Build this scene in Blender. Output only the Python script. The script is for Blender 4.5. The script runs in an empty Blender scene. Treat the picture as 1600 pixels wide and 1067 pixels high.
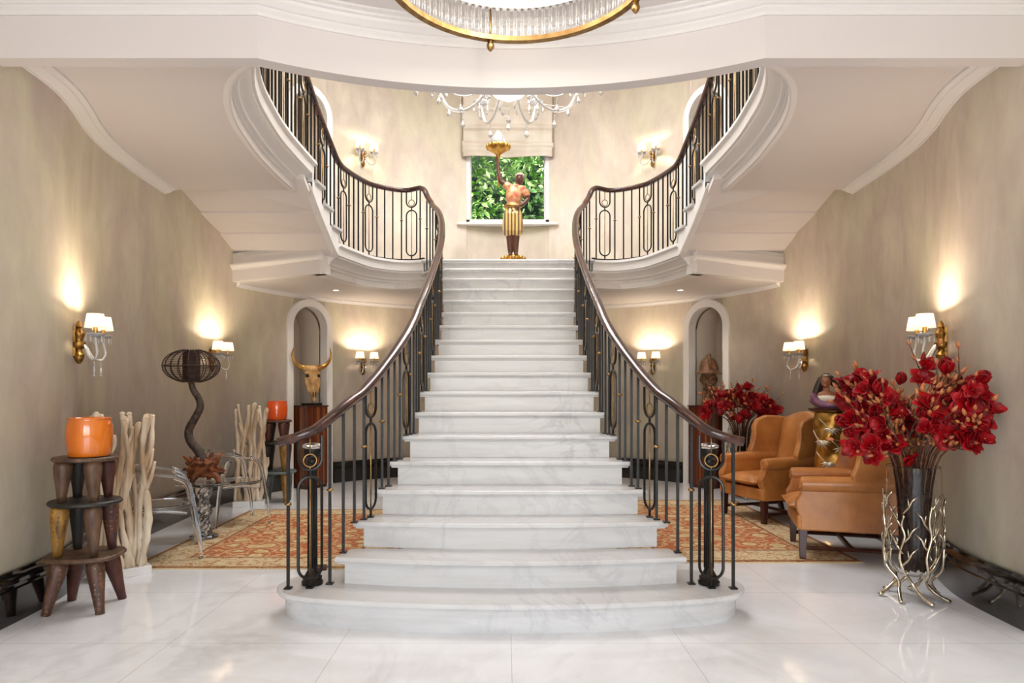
import bpy, math, random
from mathutils import Vector, Matrix
PI = math.pi
C = bpy.context.scene.collection
S = bpy.context.scene

# ------------------------------------------------------------------ camera
cd = bpy.data.cameras.new('camera'); cam = bpy.data.objects.new('camera', cd); C.objects.link(cam)
cam.location = (-0.028, 0, 1.34); cam.rotation_euler = (PI/2, 0, 0)
cd.lens = 24; cd.sensor_width = 36; cd.shift_x = 0.0059; cd.shift_y = 0.0466; cd.clip_start = .05
S.camera = cam
# ------------------------------------------------------------------ world, sun, added fill
W = bpy.data.worlds.new('world'); S.world = W; W.use_nodes = True
bg = W.node_tree.nodes['Background']
sky = W.node_tree.nodes.new('ShaderNodeTexSky'); sky.sky_type = 'NISHITA'; sky.sun_disc = False
sky.sun_elevation = math.radians(50); sky.sun_rotation = math.radians(220)
W.node_tree.links.new(sky.outputs[0], bg.inputs[0]); bg.inputs[1].default_value = .6
def lamp(name, kind, loc, power, col=(1, 1, 1), rot=(0, 0, 0), size=1, size_y=None, parent=None, radius=.03):
    l = bpy.data.lights.new(name, kind); l.energy = power; l.color = col
    if kind == 'AREA':
        l.size = size
        if size_y: l.shape = 'RECTANGLE'; l.size_y = size_y
    elif kind == 'POINT': l.shadow_soft_size = radius
    elif kind == 'SPOT': l.shadow_soft_size = radius; l.spot_size = 2.2; l.spot_blend = .8
    o = bpy.data.objects.new(name, l); C.objects.link(o); o.location = loc; o.rotation_euler = rot
    if parent: o.parent = parent
    return o
sun = lamp('sun_light', 'SUN', (0, 0, 20), 9, (1, .95, .86), (math.radians(42), 0, math.radians(-35)))
sun.data.angle = .01
WARM = (1, .80, .58)
# added unseen area fills: inside the entrance glazing and under the rotunda ceiling
lamp('entrance_fill', 'AREA', (0, -3.3, 1.9), 125, (.97, .98, 1), (PI/2, 0, 0), 4.4, 3.0)
lamp('rotunda_fill', 'AREA', (0, 7.2, 6.6), 185, (.97, .98, 1), (0, 0, 0), 2.8, 3.2)
S.view_settings.view_transform = 'Standard'; S.view_settings.look = 'None'
S.view_settings.exposure = 0.38; S.view_settings.gamma = 1
S.view_settings.use_curve_mapping = False
cy = S.cycles; cy.use_denoising = True; cy.max_bounces = 12; cy.transmission_bounces = 12; cy.diffuse_bounces = 5
cy.transparent_max_bounces = 12; cy.glossy_bounces = 5; cy.sample_clamp_indirect = 6; cy.caustics_refractive = False; cy.caustics_reflective = False

# ------------------------------------------------------------------ materials
def srgb(r, g, b):
    f = lambda c: (c/255/12.92) if c/255 <= .04045 else ((c/255+.055)/1.055)**2.4
    return (f(r), f(g), f(b), 1)
def mat(name, col, rough=.5, metal=0, **k):
    m = bpy.data.materials.new(name); m.use_nodes = True; b = m.node_tree.nodes['Principled BSDF']
    b.inputs['Base Color'].default_value = col; b.inputs['Roughness'].default_value = rough; b.inputs['Metallic'].default_value = metal
    for a, v in k.items(): b.inputs[a.replace('_', ' ')].default_value = v
    return m
def nd(m, t, **k):
    n = m.node_tree.nodes.new(t)
    for a, v in k.items(): setattr(n, a, v)
    return n
def lk(m, a, b): m.node_tree.links.new(a, b)
def B(m): return m.node_tree.nodes['Principled BSDF']
def coords(m, scale=(1, 1, 1), kind='Object', rot=(0, 0, 0)):
    t = nd(m, 'ShaderNodeTexCoord'); mp = nd(m, 'ShaderNodeMapping'); mp.inputs['Scale'].default_value = scale; mp.inputs['Rotation'].default_value = rot
    lk(m, t.outputs[kind], mp.inputs[0]); return mp.outputs[0]
def ramp(m, fac, stops):
    r = nd(m, 'ShaderNodeValToRGB'); e = r.color_ramp.elements
    while len(e) < len(stops): e.new(.5)
    for i, (p, c) in enumerate(stops): e[i].position = p; e[i].color = c
    lk(m, fac, r.inputs[0]); return r.outputs[0]
def noise(m, vec, scale, detail=4, rough=.5, dist=0):
    n = nd(m, 'ShaderNodeTexNoise'); n.inputs['Scale'].default_value = scale; n.inputs['Detail'].default_value = detail
    n.inputs['Roughness'].default_value = rough; n.inputs['Distortion'].default_value = dist
    if vec: lk(m, vec, n.inputs['Vector'])
    return n.outputs['Fac']
def mix(m, fac, a, b, mode='MIX'):
    n = nd(m, 'ShaderNodeMix', data_type='RGBA', blend_type=mode)
    for s, v in ((n.inputs[0], fac), (n.inputs[6], a), (n.inputs[7], b)):
        if hasattr(v, 'is_output') or hasattr(v, 'links'): lk(m, v, s)
        else: s.default_value = v
    return n.outputs[2]
def bump(m, h, strength=.2, dist=.01):
    b = nd(m, 'ShaderNodeBump'); b.inputs['Strength'].default_value = strength; b.inputs['Distance'].default_value = dist
    lk(m, h, b.inputs['Height']); lk(m, b.outputs[0], B(m).inputs['Normal'])
def noisy(name, c1, c2, scale=5, rough=.5, stretch=(1, 1, 1), metal=0, bstr=0, detail=5, lo=.35, hi=.65, **k):
    m = mat(name, c1, rough, metal, **k); v = coords(m, stretch); n = noise(m, v, scale, detail)
    lk(m, ramp(m, n, [(lo, c1), (hi, c2)]), B(m).inputs['Base Color'])
    if bstr: bump(m, n, bstr)
    return m

def plaster():
    m = mat('plaster', srgb(190, 175, 150), .42)
    v = coords(m, (1, 1, .6)); n1 = noise(m, v, .8, 6, .58, .3)
    c = ramp(m, n1, [(.28, srgb(212, 198, 189)), (.42, srgb(224, 217, 193)), (.55, srgb(218, 205, 192)), (.72, srgb(240, 233, 212))])
    v2 = coords(m, (2.0, 2.0, .9)); n2 = noise(m, v2, 2.2, 7, .62, .4)
    c2 = ramp(m, n2, [(.3, srgb(228, 223, 218)), (.7, srgb(255, 254, 252))])
    c3 = mix(m, .75, c, c2, 'MULTIPLY'); lk(m, c3, B(m).inputs['Base Color'])
    lk(m, ramp(m, n2, [(.3, (.5, .5, .5, 1)), (.7, (.3, .3, .3, 1))]), B(m).inputs['Roughness'])
    bump(m, n2, .05, .01); return m
def marble(name, base, vein, rough, scale=1.6, tile=None, vw=.06):
    m = mat(name, base, rough); v = coords(m, (1, .55, 1), rot=(.1, .05, .5))
    n = noise(m, v, scale, 9, .6, 1.6)
    c = ramp(m, n, [(.5-vw, base), (.5, vein), (.5+vw, base)])
    n2 = noise(m, v, .7, 3, .5); f = ramp(m, n2, [(.42, (0, 0, 0, 1)), (.68, (1, 1, 1, 1))])
    cc = mix(m, f, base, c)
    v3 = coords(m, (1, 1, 9)); n3 = noise(m, v3, 1.4, 6, .6, .5)
    cc = mix(m, .6, cc, ramp(m, n3, [(.35, srgb(232, 230, 228)), (.6, (1, 1, 1, 1))]), 'MULTIPLY')
    if tile:
        b = nd(m, 'ShaderNodeTexBrick'); b.offset = 0; b.inputs['Scale'].default_value = 1
        b.inputs['Brick Width'].default_value = tile; b.inputs['Row Height'].default_value = tile; b.inputs['Mortar Size'].default_value = .0016
        b.inputs['Color1'].default_value = b.inputs['Color2'].default_value = (1, 1, 1, 1); b.inputs['Mortar'].default_value = srgb(205, 203, 202)
        lk(m, coords(m), b.inputs['Vector']); cc = mix(m, 1.0, cc, b.outputs[0], 'MULTIPLY')
    lk(m, cc, B(m).inputs['Base Color']); return m
def stripes(name, cols, scale, axis='X', rough=.35, stretch=(1, 1, .08)):
    m = mat(name, cols[0], rough); v = coords(m, stretch); n = noise(m, v, scale, 3, .6)
    k = len(cols); lk(m, ramp(m, n, [(.32+.36*i/(k-1), c) for i, c in enumerate(cols)]), B(m).inputs['Base Color']); return m
M = {}
M['plaster'] = plaster()
M['white'] = mat('white_paint', srgb(236, 233, 231), .45)
M['ceil'] = mat('ceiling_paint', srgb(224, 218, 216), .6)
M['floor'] = marble('floor_marble', srgb(236, 237, 239), srgb(220, 220, 222), .07, 1.0, .9)
M['step'] = marble('stair_marble', srgb(208, 207, 206), srgb(188, 187, 189), .25, 1.5, None, .04)
M['base'] = mat('black_lacquer', srgb(14, 13, 14), .1, Coat_Weight=.6)
M['iron'] = noisy('bronzed_iron', srgb(14, 12, 11), srgb(34, 28, 24), 30, .34, metal=.3)
M['brass'] = noisy('aged_brass', srgb(140, 108, 66), srgb(176, 142, 94), 20, .32, metal=1)
M['gold'] = noisy('gilt', srgb(176, 124, 48), srgb(226, 184, 104), 14, .34, metal=1)
M['rail'] = stripes('mahogany_rail', [srgb(38, 20, 16), srgb(66, 36, 28), srgb(92, 54, 42)], 9, rough=.2, stretch=(1, 1, 1))
B(M['rail']).inputs['Coat Weight'].default_value = .5
M['glass'] = mat('clear_glass', (1, 1, 1, 1), .0, Transmission_Weight=1, IOR=1.45)
M['acrylic'] = mat('clear_acrylic', (.97, .98, 1, 1), .02, Transmission_Weight=1, IOR=1.49)
M['crystal'] = mat('crystal', (1, 1, 1, 1), .05, Transmission_Weight=.6, IOR=1.5)
M['vglass'] = mat('vase_glass', (1, 1, 1, 1), .0, Transmission_Weight=1, IOR=1.22)
M['antique'] = noisy('antique_gilt', srgb(104, 74, 32), srgb(186, 140, 74), 30, .35, metal=1)
M['pane'] = mat('window_glass', (1, 1, 1, 1), 0, Transmission_Weight=1, IOR=1.01)
def tanleather():
    m = mat('tan_leather', srgb(186, 118, 56), .33); v = coords(m)
    n = noise(m, v, 3.5, 5, .55); lk(m, ramp(m, n, [(.3, srgb(152, 94, 46)), (.55, srgb(184, 120, 62)), (.75, srgb(204, 144, 84))]), B(m).inputs['Base Color'])
    bump(m, noise(m, v, 18, 6, .6), .12, .004); return m
M['leather'] = tanleather()
M['darkwood'] = noisy('dark_red_wood', srgb(48, 20, 14), srgb(74, 32, 22), 6, .3, (1, 1, .15))
M['drift'] = noisy('driftwood', srgb(176, 146, 112), srgb(236, 222, 200), 14, .7, (1, 1, .12), bstr=.5)
M['root'] = noisy('root_wood', srgb(70, 32, 14), srgb(150, 84, 42), 16, .6, bstr=.6)
M['vine'] = noisy('vine_bark', srgb(40, 28, 20), srgb(84, 66, 52), 30, .6, bstr=.5)
M['rattan'] = noisy('dark_rattan', srgb(38, 20, 14), srgb(66, 36, 26), 30, .45)
M['orange'] = noisy('orange_glaze', srgb(196, 92, 16), srgb(226, 122, 30), 6, .12, (1, 1, .3), Coat_Weight=.8)
M['orange_red'] = noisy('red_orange_glaze', srgb(204, 66, 18), srgb(226, 88, 24), 6, .15, (1, 1, .3), Coat_Weight=.8)
def shade_mat(name, col, e):
    m = mat(name, (.9, .85, .75, 1), .8); B(m).inputs['Emission Color'].default_value = col; B(m).inputs['Emission Strength'].default_value = e; return m
M['shade'] = shade_mat('lit_silk_shade', (1, .87, .68, 1), 1.3)
_m = M['shade']; _t = nd(_m, 'ShaderNodeBsdfTranslucent'); _t.inputs[0].default_value = (1, .9, .75, 1); _x = nd(_m, 'ShaderNodeMixShader'); _x.inputs[0].default_value = .7
_o = _m.node_tree.nodes['Material Output']; lk(_m, B(_m).outputs[0], _x.inputs[1]); lk(_m, _t.outputs[0], _x.inputs[2]); lk(_m, _x.outputs[0], _o.inputs[0])
M['bulb'] = shade_mat('lit_bulb', (1, .9, .75, 1), 12)
M['tube'] = shade_mat('lit_tube', (1, .95, .86, 1), 5)
M['bowl'] = shade_mat('frosted_lit_bowl', (1, .97, .9, 1), 1.6)
M['led'] = shade_mat('downlight_lens', (1, .93, .82, 1), 6)
M['stems'] = noisy('stem_bark', srgb(58, 30, 20), srgb(120, 72, 46), 40, .6)
M['bud'] = noisy('bud_fuzz', srgb(158, 72, 36), srgb(206, 142, 88), 30, .6)
def petal():
    m = mat('red_petal', srgb(170, 8, 18), .45); n = noise(m, coords(m), 25, 3)
    lk(m, ramp(m, n, [(.3, srgb(96, 2, 8)), (.7, srgb(172, 6, 20))]), B(m).inputs['Base Color']); B(m).inputs['Specular IOR Level'].default_value = .25; return m
M['petal'] = petal()
M['silver'] = noisy('champagne_metal', srgb(178, 160, 132), srgb(226, 214, 192), 18, .22, metal=1, bstr=.4)
M['blind'] = noisy('silk_blind', srgb(188, 176, 158), srgb(212, 202, 186), 2.5, .4, (1, 1, .5), Sheen_Weight=.4)
M['greige'] = mat('niche_paint', srgb(214, 200, 184), .6)
M['skin'] = mat('brown_skin_paint', srgb(150, 96, 66), .5)
M['darkskin'] = mat('ebonised_wood', srgb(92, 56, 42), .35)
M['hair'] = noisy('dark_hair_paint', srgb(34, 24, 20), srgb(64, 46, 38), 25, .4, (1, 1, .3))
M['bone'] = noisy('bone', srgb(150, 106, 60), srgb(206, 168, 112), 9, .55, bstr=.4)
M['horn'] = noisy('gilt_horn', srgb(150, 96, 30), srgb(222, 174, 92), 8, .3, metal=.8)
M['bronze'] = noisy('carved_brown_bronze', srgb(74, 48, 32), srgb(136, 96, 66), 22, .45, metal=.2, bstr=.5)
M['turban'] = noisy('silvered_turban', srgb(150, 136, 124), srgb(206, 184, 158), 18, .4)
M['coral'] = noisy('coral_gilt', srgb(196, 104, 78), srgb(232, 190, 140), 16, .4, metal=.2)
M['purple'] = noisy('plum_drape', srgb(98, 58, 78), srgb(156, 112, 140), 6, .4)
M['blouse'] = mat('cream_blouse', srgb(236, 224, 206), .5)
M['black'] = mat('black_stand', srgb(14, 12, 12), .3)
M['plinth'] = mat('white_plinth', srgb(232, 230, 228), .3)

# ------------------------------------------------------------------ mesh builder
class MB:
    def __init__(s): s.v = []; s.f = []
    def add(s, v, f):
        b = len(s.v); s.v += [tuple(p) for p in v]; s.f += [tuple(i+b for i in q) for q in f]; return s
    def box(s, c, d, rz=0):
        x, y, z = d[0]/2, d[1]/2, d[2]/2; ca, sa = math.cos(rz), math.sin(rz); v = []
        for k in (-z, z):
            for i, j in ((-x, -y), (x, -y), (x, y), (-x, y)): v.append((c[0]+i*ca-j*sa, c[1]+i*sa+j*ca, c[2]+k))
        return s.add(v, [(3, 2, 1, 0), (4, 5, 6, 7), (0, 1, 5, 4), (1, 2, 6, 5), (2, 3, 7, 6), (3, 0, 4, 7)])
    def prism(s, poly, z0, z1):
        n = len(poly); a = sum(poly[i][0]*poly[(i+1) % n][1]-poly[(i+1) % n][0]*poly[i][1] for i in range(n))
        if a < 0: poly = poly[::-1]
        v = [(p[0], p[1], z0) for p in poly]+[(p[0], p[1], z1) for p in poly]
        return s.add(v, [tuple(range(n))[::-1], tuple(range(n, 2*n))]+[(i, (i+1) % n, n+(i+1) % n, n+i) for i in range(n)])
    def lathe(s, prof, c=(0, 0, 0), n=24, cap=True):
        v = []; f = []; k = len(prof)
        for r, z in prof:
            for i in range(n): a = 2*PI*i/n; v.append((c[0]+r*math.cos(a), c[1]+r*math.sin(a), c[2]+z))
        for j in range(k-1):
            for i in range(n): f.append((j*n+i, j*n+(i+1) % n, (j+1)*n+(i+1) % n, (j+1)*n+i))
        if cap: f.append(tuple(range(n))[::-1]); f.append(tuple(range((k-1)*n, k*n)))
        return s.add(v, f)
    def tube(s, pts, r, n=8, cap=True, closed=False, flat=1):
        P = [Vector(p) for p in pts]; k = len(P)
        R = r if isinstance(r, (list, tuple)) else [r]*k
        T = []
        for i in range(k):
            if closed: t = P[(i+1) % k]-P[i-1]
            else: t = P[min(i+1, k-1)]-P[max(i-1, 0)]
            T.append(t.normalized() if t.length > 1e-9 else Vector((0, 0, 1)))
        u = T[0].cross(Vector((0, 0, 1)))
        if u.length < .1: u = T[0].cross(Vector((1, 0, 0)))
        u.normalize(); v = []; f = []
        for i in range(k):
            u = (u-T[i]*u.dot(T[i]))
            u = u.normalized() if u.length > 1e-6 else T[i].orthogonal().normalized()
            w = T[i].cross(u)
            for j in range(n): a = 2*PI*j/n; v.append(P[i]+(u*math.cos(a)+w*math.sin(a)*flat)*R[i])
        m = k if closed else k-1
        for i in range(m):
            for j in range(n): a, b = i*n, ((i+1) % k)*n; f.append((a+j, a+(j+1) % n, b+(j+1) % n, b+j))
        if cap and not closed: f.append(tuple(range(n))[::-1]); f.append(tuple(range((k-1)*n, k*n)))
        return s.add(v, f)
    def ell(s, c, r, rot=None, n=16, m=10):
        v = [(0, 0, -1)]; f = []
        for j in range(1, m):
            a = -PI/2+PI*j/m
            for i in range(n): b = 2*PI*i/n; v.append((math.cos(a)*math.cos(b), math.cos(a)*math.sin(b), math.sin(a)))
        v.append((0, 0, 1)); L = len(v)-1
        for i in range(n):
            f.append((0, 1+(i+1) % n, 1+i)); f.append((L, 1+(m-2)*n+i, 1+(m-2)*n+(i+1) % n))
            for j in range(m-2): a = 1+j*n; f.append((a+i, a+(i+1) % n, a+n+(i+1) % n, a+n+i))
        mt = Matrix.Translation(c) @ (rot.to_matrix().to_4x4() if rot is not None else Matrix()) @ Matrix.Diagonal((*r, 1))
        return s.add([mt @ Vector(p) for p in v], f)
    def sweep(s, prof, path, closed_prof=True, flip=1, zs=None, caps=True):
        # prof: (offset to the left of the path, z); path: xy points; zs: extra z per path point
        k = len(path); n = len(prof); v = []; f = []
        for i in range(k):
            a = path[max(i-1, 0)]; b = path[min(i+1, k-1)]; p = path[i]
            d1 = Vector((p[0]-a[0], p[1]-a[1])); d2 = Vector((b[0]-p[0], b[1]-p[1]))
            if d1.length < 1e-9: d1 = d2
            if d2.length < 1e-9: d2 = d1
            d1.normalize(); d2.normalize(); n1 = Vector((-d1.y, d1.x)); n2 = Vector((-d2.y, d2.x)); nn = n1+n2; nn.normalize()
            sc = 1/max(.5, nn.dot(n1)); z = zs[i] if zs else 0
            for o, h in prof: v.append((p[0]+nn.x*o*flip*sc, p[1]+nn.y*o*flip*sc, h+z))
        m = n if closed_prof else n-1
        for i in range(k-1):
            for j in range(m): f.append((i*n+j, i*n+(j+1) % n, (i+1)*n+(j+1) % n, (i+1)*n+j))
        if closed_prof and caps: f.append(tuple(range(n))); f.append(tuple(range((k-1)*n, k*n))[::-1])
        return s.add(v, f)
    def xf(s, mt): s.v = [tuple(mt @ Vector(p)) for p in s.v]; return s
    def build(s, name, m, parent=None, smooth=False, bevel=0, weld=False, solid=0):
        me = bpy.data.meshes.new(name); me.from_pydata(s.v, [], s.f); me.update()
        import bmesh
        bm = bmesh.new(); bm.from_mesh(me)
        if weld: bmesh.ops.remove_doubles(bm, verts=bm.verts, dist=.0004)
        bmesh.ops.recalc_face_normals(bm, faces=bm.faces); bm.to_mesh(me); bm.free()
        if smooth:
            for p in me.polygons: p.use_smooth = True
            if smooth == 'auto': me.set_sharp_from_angle(angle=math.radians(25))
        me.materials.append(M[m] if isinstance(m, str) else m)
        o = bpy.data.objects.new(name, me); C.objects.link(o)
        if parent: o.parent = parent
        if solid: d = o.modifiers.new('solid', 'SOLIDIFY'); d.thickness = solid; d.offset = 0
        if bevel: d = o.modifiers.new('bevel', 'BEVEL'); d.width = bevel; d.segments = 3; d.limit_method = 'ANGLE'
        return o
def remesh(o, vox=.01, it=4):
    d = o.modifiers.new('remesh', 'REMESH'); d.mode = 'VOXEL'; d.voxel_size = vox; d.use_smooth_shade = True
    d = o.modifiers.new('smooth', 'SMOOTH'); d.iterations = it; d.factor = .5
    return o
def tag(o, label=None, cat=None, group=None, kind=None):
    if label: o['label'] = label
    if cat: o['category'] = cat
    if group: o['group'] = group
    if kind: o['kind'] = kind
    return o
def empty(name, loc, rz=0):
    o = bpy.data.objects.new(name, None); C.objects.link(o); o.location = loc; o.rotation_euler = (0, 0, rz); o.empty_display_size = .1; return o
def struct(o): o['kind'] = 'structure'; return o
def dup(o, parent=None, loc=None):
    c = o.copy(); C.objects.link(c)
    if parent: c.parent = parent
    if loc is not None: c.location = loc
    return c
def dup_tree(o, parent=None):
    c = dup(o, parent)
    for ch in list(o.children): dup_tree(ch, c)
    return c
def crom(pts, sub=8):
    P = [Vector(p) for p in pts]; out = []
    for i in range(len(P)-1):
        a, b, c, d = P[max(i-1, 0)], P[i], P[i+1], P[min(i+2, len(P)-1)]
        for k in range(sub):
            t = k/sub; out.append(.5*((2*b)+(c-a)*t+(2*a-5*b+4*c-d)*t*t+(3*b-a-3*c+d)*t**3))
    out.append(P[-1]); return out
def resample(pts, step):
    P = [Vector(p) for p in pts]; L = [0]
    for i in range(1, len(P)): L.append(L[-1]+(P[i]-P[i-1]).length)
    n = max(1, round(L[-1]/step)); out = []; j = 0
    for i in range(n+1):
        s = L[-1]*i/n
        while j < len(P)-2 and L[j+1] < s: j += 1
        t = (s-L[j])/max(1e-9, L[j+1]-L[j]); out.append(P[j].lerp(P[j+1], t))
    return out
def interp(tab, x):
    if x <= tab[0][0]: return tab[0][1]
    for (a, u), (b, w) in zip(tab, tab[1:]):
        if x <= b: return u+(w-u)*(x-a)/(b-a)
    return tab[-1][1]

# ------------------------------------------------------------------ plan of the hall
R0, YC = 3.38, 7.5            # rotunda wall
ZG, ZL, ZS, ZLS = 3.63, 2.97, 3.30, 2.63   # gallery floor, landing, gallery soffit, landing soffit
RISE, GO = .165, .285
wall_prof = [(-3.6, 2.88), (2.5, 2.88), (3.6, 2.87), (4.1, 2.885), (4.4, 2.92), (4.7, 3.01), (5.0, 3.12), (5.35, 3.215), (5.8, 3.285), (6.4, 3.34), (7.0, 3.37)]
side = crom([Vector((w, y, 0)) for y, w in wall_prof], 6)
arc = [Vector((R0*math.cos(a), YC+R0*math.sin(a), 0)) for a in [PI/2*i/60 for i in range(61)]]
half = resample([Vector((p.x, p.y, 0)) for p in side]+arc, .03)       # right-hand half, from the entrance to the back centre
def wall_at(Y):      # half width of the hall at depth Y
    if Y > YC: return math.sqrt(max(0, R0*R0-(Y-YC)**2))
    best = min(half, key=lambda p: abs(p.y-Y)); return best.x
NA = math.radians(35.2)      # the niches' bearing on the rotunda circle
NC = Vector((R0*math.cos(NA), YC+R0*math.sin(NA), 0))
def arch_z(u, zf, hw, top):  # top of an arch at offset u
    sp = top-hw; return zf+sp+math.sqrt(max(0, hw*hw-u*u))
NT = Vector((-math.sin(NA), math.cos(NA), 0))   # tangent
HW = .285
def wall_mesh(sx):
    mb = MB(); ZT = 6.6
    pts = half; cols = []
    for p in pts:
        op = []
        u = (p-NC).dot(NT)
        if (p-NC).length < .6 and abs(u) <= HW+.0151:
            uu = max(-HW, min(HW, u))
            op = [(0, arch_z(uu, 0, HW, 2.48)), (ZL, arch_z(uu, ZL, HW, 2.48))]
        if p.y > 10 and p.x < .66: op = [(3.97, 6.25)]
        cols.append((p, op))
    for (p, a), (q, b) in zip(cols, cols[1:]):
        act = list(zip(a, b)) if a and b else []
        lo = (0, 0); rngs = []
        for (z0, z1), (y0, y1) in act: rngs.append((lo, (z0, y0))); lo = (z1, y1)
        rngs.append((lo, (ZT, ZT)))
        for (l0, l1), (h0, h1) in rngs:
            if h0-l0 < 1e-4 and h1-l1 < 1e-4: continue
            mb.add([(sx*p.x, p.y, l0), (sx*q.x, q.y, l1), (sx*q.x, q.y, h1), (sx*p.x, p.y, h0)], [(0, 1, 2, 3)])
    return mb
for sx, nm in ((-1, 'left'), (1, 'right')):
    # outer skin offset so that the wall has thickness
    o = wall_mesh(sx).build('wall_'+nm, 'plaster', smooth=True, weld=True)
    me = o.data
    import bmesh
    bm = bmesh.new(); bm.from_mesh(me)
    bm.faces.ensure_lookup_table(); f0 = bm.faces[0]; c = f0.calc_center_median()
    if f0.normal.x*sx > 0: bmesh.ops.reverse_faces(bm, faces=bm.faces)
    bm.to_mesh(me); bm.free()
    d = o.modifiers.new('solid', 'SOLIDIFY'); d.thickness = .16; d.offset = -1; struct(o)

# floor, ceilings and the walls no picture shows
outer = [(p.x+.1, p.y) for p in half[::6]]+[(0, YC+R0+.1)]
ring = outer+[(-x, y) for x, y in outer[::-1]]
struct(MB().prism(ring, -.1, 0).build('floor', 'floor'))
struct(MB().box((0, 7.4, 6.68), (7.4, 7.9, .1)).build('ceiling_rotunda', 'ceil'))
# bow-ended ceiling of the entrance hall
XB, YB0, YB1, ZB, ZC = 1.395, 3.757, 4.13, 3.162, 3.52   # bow, bulkhead foot, hall ceiling
rb = (XB*XB+(YB1-YB0)**2)/(2*(YB1-YB0))
bow = [(XB*math.cos(t), 0) for t in ()]
def bowpath(off=0):
    pts = [(-2.9, YB0+off)]
    for i in range(65):
        x = -XB+2*XB*i/64; pts.append((x, YB1-rb+math.sqrt(rb*rb-x*x)+off))
    return pts+[(2.9, YB0+off)]
bp = bowpath()
struct(MB().prism([(-3, -3.7), (3, -3.7), (3, YB0+.02)]+[(x, y+.02) for x, y in bp[::-1]]+[(-3, YB0+.02)], ZC, ZC+.08).build('ceiling', 'ceil'))
struct(MB().sweep([(0, ZB), (0, ZC+.11), (.1, ZC+.11), (.1, ZB)], bp, flip=1).build('wall_bulkhead', 'ceil', smooth='auto'))
crown = [(0, 3.545), (.012, 3.545), (.012, 3.565), (.03, 3.58), (.03, 3.595), (.045, 3.598), (.075, 3.625), (.08, 3.642), (.10, 3.645), (.10, 3.66), (.13, 3.665), (.13, 3.69), (0, 3.69)]
crown = [(o*.93, 1.34+(z-1.34)*.93+(ZC+.01-3.5255)) for o, z in crown]
struct(MB().sweep(crown, bp, flip=-1).build('trim_1', 'white', smooth='auto'))
struct(MB().box((0, -3.65, 3.5), (6, .1, .5)).build('wall_front', 'plaster'))
for i, x in enumerate((-2.65, 2.65)): struct(MB().box((x, -3.65, 1.6), (.6, .1, 3.3)).build('wall_front_pier', 'plaster'))
fr = MB()
for x in (-2.3, -1.15, 0, 1.15, 2.3): fr.box((x, -3.62, 1.62), (.08, .08, 3.25))
for z in (.04, 1.1, 2.2, 3.22): fr.box((0, -3.62, z), (4.6, .07, .07))
struct(fr.build('window_2', 'white'))
struct(MB().box((0, 3.55, 5.2), (7.0, .1, 3.0)).build('wall_front_upper', 'plaster'))

# ------------------------------------------------------------------ void edge (left half is mirrored)
E = [(1.07, 8.61), (1.25, 8.655), (1.43, 8.62), (1.60, 8.48), (1.70, 8.33), (1.82, 7.95), (1.90, 7.63), (1.945, 7.2), (1.965, 6.8), (1.97, 6.2), (1.955, 5.8), (1.92, 5.46), (1.87, 5.1), (1.78, 4.76), (1.65, 4.47), (1.49, 4.29), (1.32, 4.2), (1.15, 4.155), (1.0, 4.16)]
Es = resample(crom([Vector((x, y, 0)) for x, y in E], 8), .05)
def yof(p): return p.y
P_in = [(7.66, 3.135), (7.40, 3.30), (7.14, 3.465), (6.88, 3.63)]      # first riser and the next ones at the void edge
P_out = [8.70, 8.25, 7.80, 7.30]                                      # the same risers at the wall
def side_pt(Y, inner=True):
    if inner:
        b = min([p for p in Es if p.y < 8.4], key=lambda p: abs(p.y-Y)); return Vector((b.x, Y, 0))
    return Vector((wall_at(Y)+.02, Y, 0))
fas_g = [(0, 3.63), (-.03, 3.63), (-.032, 3.60), (-.018, 3.59), (-.005, 3.585), (0, 3.50), (.02, 3.495), (.022, 3.475), (.05, 3.465), (.10, 3.42), (.105, 3.40), (.135, 3.395), (.14, 3.375), (.16, 3.37), (.165, 3.30)]
fas_l = [(o, z-.66-.01*(z < 3.4)) for o, z in fas_g]; fas_l[-1] = (.165, ZLS)
def mir(pts, sx): return [(sx*p[0], p[1]) for p in pts]
Eg = [p for p in Es if p.y <= 6.90]
El = [p for p in Es if p.y >= 7.60]
def off_path(P, d):
    out = []
    for i, p in enumerate(P):
        t = (P[min(i+1, len(P)-1)]-P[max(i-1, 0)]).normalized(); out.append((p.x-t.y*d, p.y+t.x*d))
    return out
wall_in = lambda a, b: [(p.x+.05, p.y) for p in half if a <= p.y <= b]
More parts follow.
